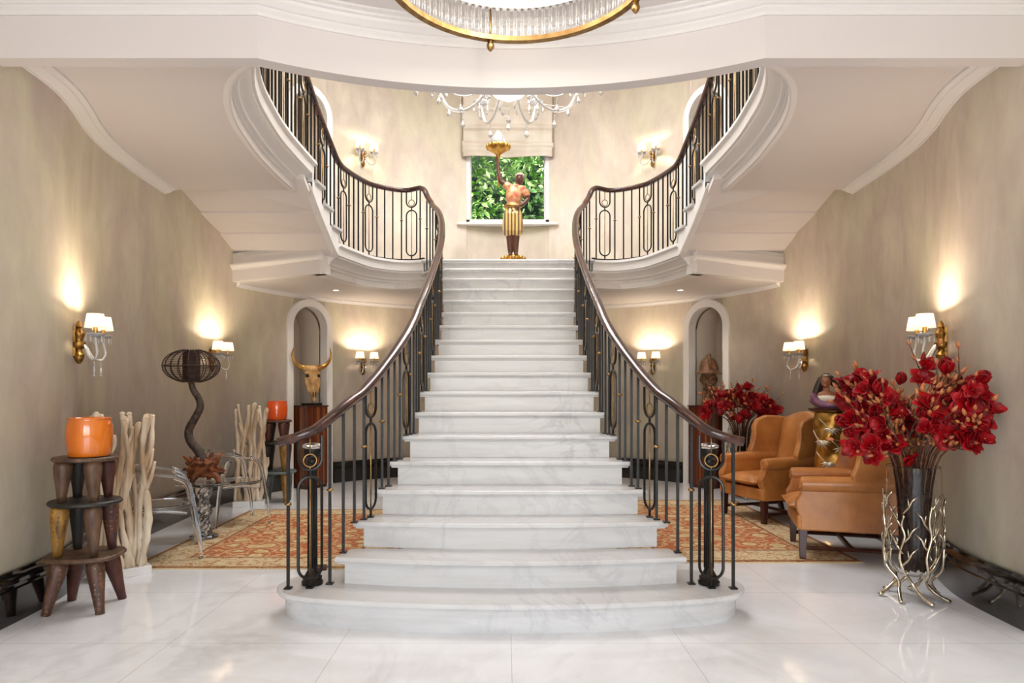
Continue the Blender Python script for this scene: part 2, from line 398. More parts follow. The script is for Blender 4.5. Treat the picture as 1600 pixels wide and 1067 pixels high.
for sx, nm in ((-1, 'left'), (1, 'right')):
    # gallery slab: soffit and floor
    poly = [q for q in off_path(Eg, .15) if 4.0 < q[1] < 6.70]+[(1.35, YB0+.12), (1.5, YB0+.1), (2.92, YB0+.1)]+wall_in(YB0+.11, 6.70)+[(3.42, 6.72), (2.10, 6.72)]
    struct(MB().prism(mir(poly, sx), ZS+.003, ZG-.002).build('ceiling_gallery_'+nm, 'ceil'))
    path = [(sx*p.x, p.y) for p in Eg]
    # normal pointing to the gallery side: path runs towards the camera
    struct(MB().sweep([(o, z) for o, z in fas_g]+[(.2, ZS), (.2, ZG)], path, flip=sx).build('trim_gallery_edge_'+nm, 'white', smooth='auto'))
    # crown along the gallery soffit and the hall wall
    wpath = [(sx*p.x, p.y) for p in half if YB0+.12 <= p.y <= 6.72][::2]
    cr = [(0, ZS-.06), (.012, ZS-.06), (.014, ZS-.052), (.04, ZS-.045), (.075, ZS-.03), (.08, ZS-.02), (.115, ZS-.015), (.115, ZS+.02), (0, ZS+.02)]
    struct(MB().sweep(cr, wpath, flip=sx).build('cornice_trim', 'white', smooth='auto'))
    # landing half slab
    a0 = side_pt(7.60); a1 = Vector((wall_at(8.2)+.02, 8.2, 0))
    poly = [(0, 8.56), (.86, 8.56), (1.0, 8.62)]+[(p.x, p.y) for p in El]+[(2.1, 7.60), (a1.x, a1.y)]+[(p.x+.05, p.y) for p in half if p.y > 8.22][::4]+[(0, YC+R0+.05)]
    inner = [(0, 8.75), (1.0, 8.78)]+[(p.x+(.16 if p.x > 1.5 else .1), p.y+(.14 if p.x < 1.7 else 0)) for p in El]+[(2.1, 7.60), (a1.x, a1.y)]+[(p.x+.05, p.y) for p in half if p.y > 8.22][::4]+[(0, YC+R0+.05)]
    struct(MB().prism(mir(poly, sx), ZL-.05, ZL).build('floor_landing_'+nm, 'step'))
    struct(MB().prism(mir(inner, sx), ZLS+.003, ZL-.05).build('ceiling_landing_'+nm, 'ceil'))
    path = [(sx*p.x, p.y) for p in El]
    struct(MB().sweep(fas_l+[(.3, ZLS), (.3, ZL)], path, flip=sx).build('trim_landing_edge_'+nm, 'white', smooth='auto'))
    # front beam of the landing with its mould
    bpth = [(sx*(a0.x+.14), a0.y), (sx*a1.x, a1.y)]
    pr = [(0, ZLS), (.0, ZLS+.135), (.012, ZLS+.138), (.014, ZLS+.15), (.03, ZLS+.162), (.042, ZLS+.178), (.046, ZLS+.18), (.046, ZLS+.20), (-.1, ZLS+.20), (-.1, ZLS)]
    struct(MB().sweep(pr, bpth, flip=-sx).build('beam_landing_'+nm, 'white'))
    wpath = [(sx*p.x, p.y) for p in half if p.y >= 8.25][::2]
    cr = [(0, ZLS-.05), (.01, ZLS-.05), (.02, ZLS-.03), (.045, ZLS-.015), (.045, ZLS+.02), (0, ZLS+.02)]
    struct(MB().sweep(cr, wpath, flip=sx).build('cornice_trim', 'white', smooth='auto'))
    # black skirting
    bprof = [(-.01, 0), (.032, 0), (.032, .19), (.022, .2), (.022, .215), (.036, .225), (.036, .245), (.026, .262), (.014, .275), (.014, .295), (-.01, .295)]
    i0 = [i for i, p in enumerate(half) if (p-NC).length < .42]
    for k, seg in enumerate((half[:i0[0]], half[i0[-1]:])):
        pth = [(sx*p.x, p.y) for p in seg][::2]
        if k == 1: pth[-1] = (0, YC+R0)
        struct(MB().sweep(bprof, pth, flip=sx).build('baseboard_'+nm, 'base', smooth='auto'))
    # white architrave at the entrance arch
    struct(MB().sweep([(0, 0), (.055, 0), (.055, 2.35), (.0, 2.35)], [(sx*2.88, 3.40), (sx*2.872, 3.735)], flip=sx).build('trim_entrance_'+nm, 'white', bevel=.012)) if sx > 0 else None
    # niches: surround and lining, below and above the landing
    for z0, tag_ in ((0, 'lower'), (ZL, 'upper')):
        for sgn in (1,):
            o = MB(); n = 24; prof_in, prof_out = [], []
            for i in range(n+1):
                a = PI-PI*i/n; prof_in.append((HW*math.cos(a), 2.48-HW+HW*math.sin(a))); prof_out.append(((HW+.10)*math.cos(a), 2.48-HW+(HW+.10)*math.sin(a)))
            prof_in = [(-HW, 0)]+prof_in+[(HW, 0)]; prof_out = [(-HW-.10, 0)]+prof_out+[(HW+.10, 0)]
            nrm = Vector((-math.cos(NA), -math.sin(NA), 0))
            def P3(u, h, d): q = NC+NT*u+nrm*d; return (sx*q.x, q.y, z0+h)
            k = len(prof_in); v = []; f = []
            for d in (.055, -.10):
                v += [P3(u, h, d) for u, h in prof_in]+[P3(u, h, d) for u, h in prof_out]
            for i in range(k-1):
                f += [(i, i+1, k+i+1, k+i), (2*k+i, 3*k+i, 3*k+i+1, 2*k+i+1), (i, 2*k+i, 2*k+i+1, i+1), (k+i, k+i+1, 3*k+i+1, 3*k+i)]
            o.add(v, f); struct(o.build('trim_niche_'+tag_, 'white', smooth='auto', bevel=.006))
            # lining
            o = MB(); d0, d1 = -.08, -.62; hw2 = HW+.05
            pin = [(-hw2, 0)]+[(hw2*math.cos(PI-PI*i/n), 2.5-hw2+.02+hw2*math.sin(PI-PI*i/n)) for i in range(n+1)]+[(hw2, 0)]
            v = [P3(u, h, d0) for u, h in pin]+[P3(u, h, d1) for u, h in pin]
            k = len(pin)
            o.add(v, [(i, i+1, k+i+1, k+i) for i in range(k-1)]+[tuple(range(k, 2*k))])
            struct(o.build('wall_niche_'+tag_, 'greige', smooth='auto', solid=.02))
            # jib door at the back of the niche
            o = MB(); v = []
            for d in (-.60, -.585): v += [P3(-.24, 0, d), P3(.24, 0, d), P3(.24, 2.0, d), P3(-.24, 2.0, d)]
            o.add(v, [(0, 1, 2, 3), (4, 5, 6, 7), (0, 1, 5, 4), (1, 2, 6, 5), (2, 3, 7, 6), (3, 0, 4, 7)])
            struct(o.build('door_niche_'+tag_, 'greige', bevel=.006))

# ------------------------------------------------------------------ window, blind, garden
wf = empty('window_1', (0, YC+R0, 3.97)); struct(wf)
f = MB(); YW = .0
for x in (-.655, .655): f.box((x, .02, 1.14), (.12, .12, 2.3))
f.box((0, .02, .035), (1.43, .12, .07)); f.box((0, .02, 2.27), (1.43, .12, .08))
for x in (-.61, .61): f.box((x, .06, 1.14), (.06, .06, 2.2))
f.build('window_frame', 'white', wf, bevel=.008)
MB().box((0, -.05, -.02), (1.60, .22, .04)).build('window_sill', 'white', wf, bevel=.01)
MB().box((0, .07, 1.14), (1.2, .006, 2.2)).build('window_pane', 'pane', wf)
def blind():
    mb = MB(); nx, nz = 48, 70; W_ = 1.44; v = []; f = []; H = 1.35
    for j in range(nz+1):
        t = j/nz; z = t*H
        for i in range(nx+1):
            u = i/nx; x = (u-.5)*W_
            d = 0
            for zz in (.17, .44, .74, 1.04): d += .020*math.exp(-((z-zz-.02)/.035)**2)-.012*math.exp(-((z-zz+.03)/.03)**2)
            d += .012*math.sin(u*9+z*3)*math.sin(z*11+u*4)+.008*math.sin(u*23+z*2+math.sin(z*5))
            d += .03*math.exp(-((z-.14)/.06)**2)
            v.append((x, -d, z+.012*math.sin(u*PI*3)*max(0, 1-z*4)))
    for j in range(nz):
        for i in range(nx): a = j*(nx+1)+i; f.append((a, a+1, a+nx+2, a+nx+1))
    mb.add(v, f); return mb
bl = empty('roman_blind', (0, YC+R0-.13, 5.0)); tag(bl, 'beige silk roman blind half lowered over the stair window', 'blind')
blind().build('blind_fabric', 'blind', bl, smooth=True, solid=.006)
BND = mat('binding', srgb(140, 112, 84), .6)
for x in (-.71, .71): MB().box((x, .0, .68), (.016, .035, 1.35)).build('side_binding', BND, bl)
f = MB()
for x in (-.45, .05, .5): f.tube([(x, .03, .1), (x, .03, 1.3)], .003, 5)
f.tube([(0.0, .02, -1.0), (0, .02, .1)], .003, 5)
f.build('pull_cord', mat('cordmat', srgb(120, 104, 84), .7), bl)
MB().box((0, 0, 1.36), (1.46, .07, .05)).build('headrail', 'white', bl)
random.seed(4)
leaf = mat('leaf_green', srgb(88, 140, 50), .35); v = coords(leaf)
lk(leaf, ramp(leaf, noise(leaf, v, 3.2, 8, .75), [(.3, srgb(40, 84, 26)), (.46, srgb(100, 160, 60)), (.56, srgb(196, 214, 150)), (.66, srgb(240, 244, 220)), (.76, srgb(186, 140, 84))]), B(leaf).inputs['Base Color'])  # palest stops put sun highlights into the leaf colour
M['leaf'] = leaf
mb = MB()
for i in range(9000):
    x = random.uniform(-2.6, 2.6); z = random.uniform(2.1, 7.4)
    d = .35*math.sin(x*2.3+1)*math.sin(z*2.1)+.25*math.sin(x*5+z*3)+random.gauss(0, .16)
    c = Vector((x, 13.4+d, z)); L = random.uniform(.05, .11); w = L*.5
    r = Matrix.Rotation(random.uniform(0, 2*PI), 3, 'Z') @ Matrix.Rotation(random.uniform(-.9, .9)+.6, 3, 'X') @ Matrix.Rotation(random.uniform(0, 2*PI), 3, 'Z')
    mb.add([c+r @ Vector(p) for p in ((-L, 0, 0), (0, -w, .01), (L, 0, 0), (0, w, .01))], [(0, 1, 2, 3)])
tag(mb.build('garden_hedge', 'leaf'), 'sunlit green leafy hedge outside the stair window', 'hedge', kind='stuff')
struct(MB().box((0, 13.4, 1.95), (8, 2.2, .2)).build('floor_terrace', 'plinth'))
struct(MB().box((0, 14.8, 4.8), (8, .2, 8)).build('wall_garden_backing', mat('dark_foliage', srgb(22, 40, 14), .9)))

# ------------------------------------------------------------------ the marble flight
WT = [(3.99, 1.03), (4.06, 1.03), (4.12, 1.03), (4.19, 1.015), (4.26, 1.005), (4.40, .955), (4.57, .90), (4.71, .865), (4.90, .822), (5.13, .78), (5.38, .75), (5.54, .742), (5.81, .728), (6.1, .714), (6.42, .704), (6.77, .695), (7.18, .705), (7.62, .746), (7.9, .79), (8.13, .85), (8.3, .92), (8.45, .99), (8.6, 1.07)]
stair = empty('marble_staircase', (0, 0, 0)); tag(stair, 'white marble flight of eighteen steps rising to the landing between two dark railings', 'staircase')
def yn(k): return GO*(12+k)
bow_of = {1: .0, 2: .11, 3: .07, 4: .03, 5: .01}
def step_outline(k, tread):
    y0 = yn(k)+(0 if tread else .035); ins = .028 if tread else -.022
    yb = min(yn(k+1)+.06, 8.75) if k < 18 else 8.66
    b = bow_of.get(k, .004)
    if k == 1:
        R = .38; xo = 1.395 if tread else 1.355; pts = []
        yf = y0+.0; ybk = 4.44
        for i in range(25): x = xo-R+.0; x = -(xo-.28)+2*(xo-.28)*i/24; pts.append((x, yf+.12*(x/(xo-.28))**2))
        # rounded end
        cx, cyy = xo-.28, yf+.12
        end = crom([Vector((cx, cyy, 0)), Vector((xo-.10, cyy+.085, 0)), Vector((xo, cyy+.25, 0)), Vector((xo-.03, cyy+.42, 0)), Vector((xo-.2, ybk, 0)), Vector((.95, ybk+.02, 0))], 7)
        rt = [(p.x, p.y) for p in end[1:]]; return pts+rt+[(-x, y) for x, y in rt[::-1]]
    pts = []; xe = interp(WT, y0+b)+ins; xb = interp(WT, yb)+ins
    for i in range(21): x = -xe+2*xe*i/20; pts.append((x, y0+b*(x/xe)**2))
    m = [(interp(WT, y0+b+(yb-y0-b)*j/5)+ins, y0+b+(yb-y0-b)*j/5) for j in range(1, 6)]
    return pts+m+[(-x, y) for x, y in m[::-1]]
def tread_mesh(k):
    z = RISE*k; o = step_outline(k, True); mb = MB(); n = len(o)
    cx = 0; cyy = sum(p[1] for p in o)/n
    prof = [(.0, z-.040), (.0, z-.034), (.012, z-.032), (.012, z-.030)]
    rings = [(.030, z-.046), (.022, z-.044), (.020, z-.034), (.006, z-.031), (0, z-.022), (0, z-.012), (.004, z-.004), (.010, z)]
    v = []; f = []
    P = [Vector((p[0], p[1])) for p in o]; N = []
    for i in range(n):
        d = (P[(i+1) % n]-P[i-1]).normalized(); N.append(Vector((-d.y, d.x)))
    for off, zz in rings:
        for i in range(n): q = P[i]+N[i]*off; v.append((q.x, q.y, zz))
    for j in range(len(rings)-1):
        for i in range(n): f.append((j*n+i, j*n+(i+1) % n, (j+1)*n+(i+1) % n, (j+1)*n+i))
    f.append(tuple(range(n))[::-1]); f.append(tuple(range((len(rings)-1)*n, len(rings)*n)))
    return mb.add(v, f)
for k in range(1, 19):
    z = RISE*k
    tread_mesh(k).build('tread', 'step', stair, smooth='auto')
    MB().prism(step_outline(k, False), max(0, z-RISE if k <= 5 else z-.42), z-.04).build('riser', 'step', stair, smooth='auto')

# ------------------------------------------------------------------ short flights from the landing to the galleries
for sx, nm in ((-1, 'left'), (1, 'right')):
    fl = empty('gallery_flight', (sx*2.6, 7.3, ZL)); tag(fl, 'white winding flight rising from the landing to the '+nm+' gallery', 'staircase', kind='structure')
    inv = Matrix.Translation(-fl.location)
    ys_in = [p[0] for p in P_in]+[6.7]; ys_out = P_out+[6.7]
    for j in range(4):
        z = P_in[j][1]; ya, yb_ = ys_in[j], ys_in[j+1]; oa, ob = ys_out[j], ys_out[j+1]
        for part in ('tread', 'riser'):
            e = .03 if part == 'tread' else 0
            L = [side_pt(ya+e-(ya-yb_)*t/4) for t in range(5)]
            Lx = [(p.x-(.03 if part == 'tread' else -.01), p.y) for p in L]
            poly = Lx+[(wall_at(ob)+.02, ob), (wall_at(oa)+.02, oa+e)]
            if part == 'tread': MB().prism(mir(poly, sx), z-.035, z).xf(inv).build('tread', 'step', fl, bevel=.008)
            else: MB().prism(mir([Lx[0], (wall_at(oa)+.02, oa), (wall_at(oa)+.02, oa-.025), (Lx[0][0], Lx[0][1]-.025)], sx), z-.165, z-.035).xf(inv).build('riser', 'white', fl)
    # stringer that follows the void, saw-toothed top, sloping foot
    mb = MB(); pts = [p for p in Es if 6.78 <= p.y <= 7.66]; v = []; f = []
    def top(Y):
        zt = ZL
        for yy, zz in P_in:
            if Y <= yy+.001: zt = zz
        return zt-.035
    pts2 = []
    for p, q in zip(pts, pts[1:]):
        pts2.append((p, top((p.y+q.y)/2))); pts2.append((q, top((p.y+q.y)/2)))
    for p, zt in pts2:
        zb = 2.80+(7.66-p.y)*.60
        for o_ in (0.0, .06): v += [(sx*(p.x+o_), p.y, zb), (sx*(p.x+o_), p.y, max(zt, zb+.02))]
    for i in range(len(pts2)-1):
        a, b = i*4, i*4+4; f += [(a, b, b+1, a+1), (a+2, a+3, b+3, b+2), (a+1, b+1, b+3, a+3), (a, a+2, b+2, b)]
    mb.add(v, f).xf(inv).build('stringer', 'white', fl)
    mb = MB(); pth = [p for p in Es if 6.72 <= p.y <= 7.66]
    mb.tube([(sx*(p.x+.0), p.y, 2.80+(7.66-p.y)*.60) for p in pth], .014, 8).xf(inv).build('stringer_bead', 'white', fl, smooth=True)
    # three-facet soffit under the flight
    names = [(7.62, 8.33, 2.81, 2.94), (7.35, 7.95, 3.03, 3.165), (7.05, 7.50, 3.177, 3.294), (6.66, 6.70, 3.40, 3.50)]
    for (ia, oa, za, zo), (ib, ob, zb, zp) in zip(names, names[1:]):
        zb -= .016; zp -= .016
        A = side_pt(ia); Bp = side_pt(ib)
        q = [(sx*(A.x+.03), ia, za), (sx*(wall_at(oa)+.03), oa, zo), (sx*(wall_at(ob)+.03), ob, zp), (sx*(Bp.x+.03), ib, zb)]
        MB().add(q+[(x, y, z+.05) for x, y, z in q], [(0, 1, 2, 3), (7, 6, 5, 4), (0, 4, 5, 1), (1, 5, 6, 2), (2, 6, 7, 3), (3, 7, 4, 0)]).xf(inv).build('soffit_panel', 'ceil', fl)

# ------------------------------------------------------------------ railings
rail_main = [(1.365, 4.03, 1.030), (1.30, 4.02, 1.045), (1.23, 4.02, 1.068), (1.16, 4.05, 1.10), (1.09, 4.12, 1.165), (1.04, 4.20, 1.22), (.998, 4.29, 1.27)]
rail_main += [(w, y, .579*y-1.23) for y, w in WT if 4.35 < y < 8.35]
rail_up = [(.955, 8.38, 3.64), (1.005, 8.48, 3.73), (1.05, 8.56, 3.83), (1.10, 8.62, 3.88), (1.17, 8.665, 3.885), (1.28, 8.685, 3.87), (1.43, 8.66, 3.87), (1.62, 8.52, 3.87), (1.735, 8.36, 3.87), (1.86, 7.96, 3.87), (1.92, 7.72, 3.90), (1.955, 7.5, 4.03), (1.99, 7.1, 4.24), (2.005, 6.7, 4.45), (2.01, 6.45, 4.53), (2.01, 6.2, 4.54), (1.995, 5.8, 4.54), (1.96, 5.46, 4.54), (1.91, 5.1, 4.54), (1.83, 4.76, 4.54), (1.72, 4.48, 4.54), (1.56, 4.26, 4.54)]
rail_pts = crom([Vector(p) for p in rail_main+rail_up], 6)
def arclen(P):
    L = [0]
    for a, b in zip(P, P[1:]): L.append(L[-1]+(Vector(b[:2])-Vector(a[:2])).length)
    return L
RL = arclen(rail_pts)
def rail_at(s):
    for i in range(len(RL)-1):
        if s <= RL[i+1]:
            t = (s-RL[i])/max(1e-9, RL[i+1]-RL[i]); p = rail_pts[i].lerp(rail_pts[i+1], t); d = (rail_pts[i+1]-rail_pts[i]); d.z = 0
            return p, d.normalized()
    return rail_pts[-1], Vector((0, -1, 0))
# length of the main flight part
s_main = next(RL[i] for i, p in enumerate(rail_pts) if p.z > 3.86)
def foot_z(p):
    if p.y >= 8.53 and p.x > .9: return ZL+.012
    if p.x < 1.5 and p.z < 3.86:
        if p.y < 4.15: return RISE+.001
        k = int((p.y+.016-GO*12-bow_of.get(max(1, int(p.y/GO-12)), 0)*.8)/GO); return RISE*max(1, min(18, k))+.001
    if p.y > 7.69: return ZL+.012
    z = ZL
    for yy, zz in P_in:
        if p.y <= yy+.02: z = zz
    return z
def rail_thing(sx, nm):
    r = empty('stair_railing', (sx*1.2, 4.1, .165)); tag(r, 'dark iron railing with mahogany handrail curving up on the '+nm+' of the stairs', 'railing')
    inv = Matrix.Translation(-r.location)
    # handrail
    prof = [(-.030, -.012), (-.020, -.026), (.020, -.026), (.030, -.012), (.036, .004), (.030, .020), (.014, .028), (-.014, .028), (-.030, .020), (-.036, .004)]
    mb = MB(); v = []; f = []; n = len(prof); k = len(rail_pts)
    for i, p in enumerate(rail_pts):
        a, b = rail_pts[max(0, i-1)], rail_pts[min(k-1, i+1)]; t = (b-a).normalized(); sd = t.cross(Vector((0, 0, 1))).normalized(); up = sd.cross(t)
        for x, z in prof: q = p+sd*x+up*z; v.append((sx*q.x, q.y, q.z))
    for i in range(k-1):
        for j in range(n): f.append((i*n+j, i*n+(j+1) % n, (i+1)*n+(j+1) % n, (i+1)*n+j))
    f += [tuple(range(n)), tuple(range((k-1)*n, k*n))[::-1]]
    mb.add(v, f).xf(inv).build('handrail', 'rail', r, smooth=True)
    def bar(P, z0, z1, collar, kind=0):
        x, y = sx*P.x, P.y; c = (x, y, 0)
        b = MB().box((x, y, (z0+z1)/2), (.016, .016, z1-z0)).box((x, y, z0+.004), (.042, .042, .008)).xf(inv).build('baluster', 'iron', r)
        if collar:
            zc = z0+(z1-z0)*.58
            MB().lathe([(.009, -.011), (.018, -.006), (.022, 0), (.018, .006), (.009, .011)], (x, y, zc), 12).xf(inv).build('collar', 'brass', b, smooth=True)
    def panel(P, d, z0, z1):
        x, y = sx*P.x, P.y; dx, dy = sx*d.x, d.y; h = .068
        def q(u, z): return (x+dx*u, y+dy*u, z)
        zt = z1-.012; zu = zt-.10; mb = MB()
        zl = lambda u: zt
        U = [q(-h, zt+.01)]+[q(h*math.cos(PI+PI*i/14), zu-.02+h*1.05*math.sin(PI+PI*i/14)) for i in range(15)]+[q(h, zt+.01)]
        mb.tube(U, .009, 6); ub = zu-.02-h*1.05
        zo = ub-.04; zb = z0+.055
        mb.tube([q(0, ub+.005), q(0, zo-.003)], .009, 6)
        O = [q(h*math.cos(PI*i/14), zo-h+h*math.sin(PI*i/14)) for i in range(15)]+[q(h*math.cos(PI+PI*i/14), zb+h+h*math.sin(PI+PI*i/14)) for i in range(15)]
        mb.tube(O, .009, 6, closed=True); mb.tube([q(0, zb), q(0, z0)], .009, 6); mb.box((x, y, z0+.004), (.042, .042, .008))
        b = mb.xf(inv).build('oval_panel', 'iron', r, smooth='auto')
        rr = .038; zc = ub+.018+rr
        mb = MB().tube([q(rr*math.cos(2*PI*i/20), zc+rr*math.sin(2*PI*i/20)) for i in range(20)], .0055, 6, closed=True)
        mb.tube([q(0, ub), q(0, zc-rr)], .005, 6); mb.tube([q(0, zc+rr), q(0, zt+.02)], .005, 6); mb.xf(inv).build('ring', 'brass', b, smooth=True)
        MB().tube([q(0, zb+.005), q(0, zo-.005)], .0055, 6).xf(inv).build('centre_rod', 'brass', b, smooth=True)
    def run(s0, s1, first, shift):
        slots = ['P', 'C', 'p', 'p', 'C']; s = s0; i = first
        while s < s1:
            kind = slots[i % 5]; P, d = rail_at(s)
            if kind == 'P' and 4.2 < P.y < 8.3 and P.x < 1.2:
                for q in (0, .01, -.01, .02, -.02, .03, -.03, .04, -.04, .05, -.05, .06, -.06, .07, -.07, .08, -.08, .09, -.09):
                    P2, d2 = rail_at(s+q); fr_ = (P2.y+.016-GO*12-bow_of.get(max(1, int(P2.y/GO-12)), 0)*.8)/GO % 1
                    if .09 < fr_ < .70: P, d = P2, d2; break
            z0 = foot_z(P); z1 = P.z-.02
            if kind == 'P': panel(P, d, z0, z1)
            else: bar(P, z0, z1, kind == 'C')
            s += .128 if (kind == 'P' or slots[(i+1) % 5] == 'P') else .112; i += 1
    run(.055, s_main-.02, 4, 0)
    run(s_main+.055, RL[-1]-.03, 4, 0)
    # flat bottom bar along the landing
    pts = [p for p in rail_pts if p.y > 7.72 and 3.84 < p.z < 3.9]
    MB().sweep([(-.015, 0), (.015, 0), (.015, .012), (-.015, .012)], [(sx*p.x, p.y) for p in pts], zs=[ZL+.01]*len(pts)).xf(inv).build('bottom_bar', 'iron', r)
    # newel
    c = (sx*1.195, 4.115, RISE+.002)
    MB().lathe([(.062, 0), (.064, .018), (.056, .026), (.058, .045), (.044, .055), (.034, .075), (.028, .085), (.028, .10), (.026, .70), (.028, .72), (.034, .735), (.030, .75), (.042, .765), (.05, .80), (.05, .815)], c, 20).xf(inv).build('newel_post', 'iron', r, smooth='auto')
    nf = MB()
    for i in range(10): a = 2*PI*i/10; nf.tube([(c[0]+.027*math.cos(a), c[1]+.027*math.sin(a), c[2]+.1), (c[0]+.025*math.cos(a), c[1]+.025*math.sin(a), c[2]+.7)], .0045, 5)
    nf.xf(inv).build('fluting', 'iron', r, smooth=True)
    MB().lathe([(.03, 0), (.056, .008), (.06, .02), (.04, .032), (.01, .036)], (c[0], c[1], c[2]+.815), 20).xf(inv).build('newel_cap', 'glass', r, smooth=True)
rail_thing(-1, 'left'); rail_thing(1, 'right')
#OBJECTS#

# ------------------------------------------------------------------ wall sconces
def make_sconce():
    r = empty('wall_sconce', (0, 0, 0))        # wall at y=0, the fitting stands out towards -y
    p = MB().lathe([(.004, -.155), (.014, -.15), (.022, -.135), (.03, -.115), (.034, -.09), (.022, -.07), (.02, -.055), (.034, -.045), (.042, -.03), (.042, -.005), (.026, .0), (.024, .02), (.032, .035), (.034, .06), (.02, .085), (.014, .095), (.02, .10), (.016, .125), (.008, .14), (.003, .146)], (0, -.032, 0), 14)
    for s in (-1, 1): p.tube([(s*.02, -.05, .03), (s*.04, -.055, .05), (s*.035, -.05, .08), (s*.018, -.045, .085)], .006, 6)
    p.box((0, -.008, 0), (.05, .016, .2)); p.build('back_plate', 'antique', r, smooth='auto')
    for s in (-1, 1):
        ex, ey = s*.115, -.155
        arm = MB().tube(crom([(0, -.05, .0), (s*.02, -.075, -.04), (s*.05, -.105, -.105), (s*.10, -.145, -.125), (s*.13, -.168, -.08), (s*.12, -.16, -.02), (ex, ey, .03)], 5), .0085, 8).build('arm', 'crystal', r, smooth=True)
        MB().lathe([(.012, .026), (.045, .034), (.058, .048), (.060, .052), (.044, .042), (.012, .036)], (ex, ey, 0), 16).build('drip_pan', 'crystal', r, smooth=True)
        MB().lathe([(.014, .04), (.014, .105)], (ex, ey, 0), 12).build('candle_sleeve', 'gold', r, smooth='auto')
        sh = MB().lathe([(.066, .09), (.050, .185)], (ex, ey, 0), 24, cap=False).build('lamp_shade', 'shade', r, smooth=True, solid=.002)
        MB().ell((ex, ey, .135), (.013, .013, .022)).build('bulb', 'bulb', sh, smooth=True)
        for q in range(5):
            a = 2*PI*q/5+.3; x, y = ex+.054*math.cos(a), ey+.054*math.sin(a)
            MB().tube([(x, y, .046), (x, y, .026)], .0018, 4).ell((x, y, .008), (.010, .006, .021), n=8, m=6).build('crystal_drop', 'crystal', r, smooth=False)
        x, y = s*.10, -.145; d = MB()
        for z in (-.145, -.158, -.171): d.ell((x, y, z), (.005, .005, .006), n=8, m=5)
        d.ell((x, y, -.20), (.009, .007, .024), n=8, m=6).ell((x, y, -.232), (.006, .006, .006), n=8, m=5).build('crystal_drop', 'crystal', r)
        lamp('sconce_light', 'POINT', (ex, ey-.0, .155), 1, WARM, parent=r, radius=.02)
    return r
sc0 = make_sconce(); first = True
def upd(label, group, P, ang, pw):
    global first
    r = sc0 if first else dup_tree(sc0); first = False
    r.location = P; r.rotation_euler = (0, 0, ang); tag(r, label, 'wall light', group)
    for c in r.children:
        if c.type == 'LIGHT': c.data = c.data.copy(); c.data.energy = pw
def wall_frame(sx, Y):
    i = min(range(len(half)), key=lambda k: abs(half[k].y-Y)+(0 if half[k].x > .3 else 9)); p = half[i]; t = (half[i+3]-half[i-3]).normalized()
    n = Vector((-t.y*sx, t.x, 0)); q = Vector((sx*p.x, p.y, 0))   # inward normal
    return q, n
SCG = 'gilt and crystal wall sconces with two lit shades'
for sx, nm in ((-1, 'left'), (1, 'right')):
    for Y, z, lab, pw in ((4.72, 1.67, 'gilt crystal sconce with two lit shades on the '+nm+' wall, nearest the front', 9), (7.72, 1.69, 'gilt crystal sconce on the '+nm+' wall behind the '+('rattan lamp' if sx < 0 else 'leather armchairs'), 9), (10.1, 1.70, 'gilt crystal sconce on the '+nm+' back wall between arched niche and staircase', 8), (10.1, 4.77, 'gilt crystal sconce high on the wall '+nm+' of the stair window', 6)):
        q, n = wall_frame(sx, Y); ang = math.atan2(n.x, -n.y)
        upd(lab, SCG, (q.x, q.y, z), ang, pw)

# ------------------------------------------------------------------ ceiling light of the entrance hall
cl = empty('ceiling_light', (.03, 3.22, 3.515)); tag(cl, 'large round brass flush ceiling light with clear glass rods', 'ceiling light')
ZR = -.20; RR = .645
MB().lathe([(RR-.022, ZR-.012), (RR+.01, ZR-.016), (RR+.018, ZR-.004), (RR+.012, ZR+.012), (RR-.022, ZR+.014), (RR-.022, ZR-.012)], n=96, cap=False).build('brass_ring', 'brass', cl, smooth='auto')
MB().lathe([(RR-.02, -.03), (RR+.012, -.03), (RR+.012, 0), (RR-.02, 0), (RR-.02, -.03)], n=96, cap=False).build('ceiling_ring', 'white', cl, smooth='auto')
MB().lathe([(.05, -.02), (RR-.02, -.02), (RR-.02, -.001), (.05, -.001)], n=64).build('canopy_plate', 'white', cl)
rod = MB().lathe([(.0085, ZR+.012), (.0085, -.028)], (0, 0, 0), 8).build('glass_rod', 'glass', cl, smooth='auto')
for i in range(100):
    a = 2*PI*i/100+.01; o = rod if i == 0 else dup(rod, cl); o.location = ((RR-.008)*math.cos(a), (RR-.008)*math.sin(a), 0)
for a in (-13, 68, 158, 248):
    a = PI/2-math.radians(a); x, y = (RR+.002)*math.cos(a), (RR+.002)*math.sin(a)
    MB().lathe([(.010, 0), (.018, -.006), (.013, -.014), (.021, -.02), (.022, -.034), (.016, -.046), (.006, -.056), (.002, -.06)], (x, y, ZR-.012), 16).tube([(x, y, ZR), (x, y, -.02)], .005, 8).build('finial', 'brass', cl, smooth=True)
MB().tube([(.52*math.cos(2*PI*i/64), .52*math.sin(2*PI*i/64), -.07) for i in range(64)], .012, 8, closed=True).build('light_tube', 'tube', cl, smooth=True)
for i in range(8):
    a = 2*PI*i/8+.2; x, y = .42*math.cos(a), .42*math.sin(a)
    MB().lathe([(.016, -.02), (.018, -.06), (.014, -.065)], (x, y, 0), 12).build('lamp_holder', 'brass', cl)
    MB().ell((x, y, -.095), (.03, .03, .036)).build('bulb', 'bulb', cl, smooth=True)
    if i % 2 == 0: lamp('hall_bulb_light', 'POINT', (x, y, -.16), 2.2, (1, .9, .78), parent=cl, radius=.05)

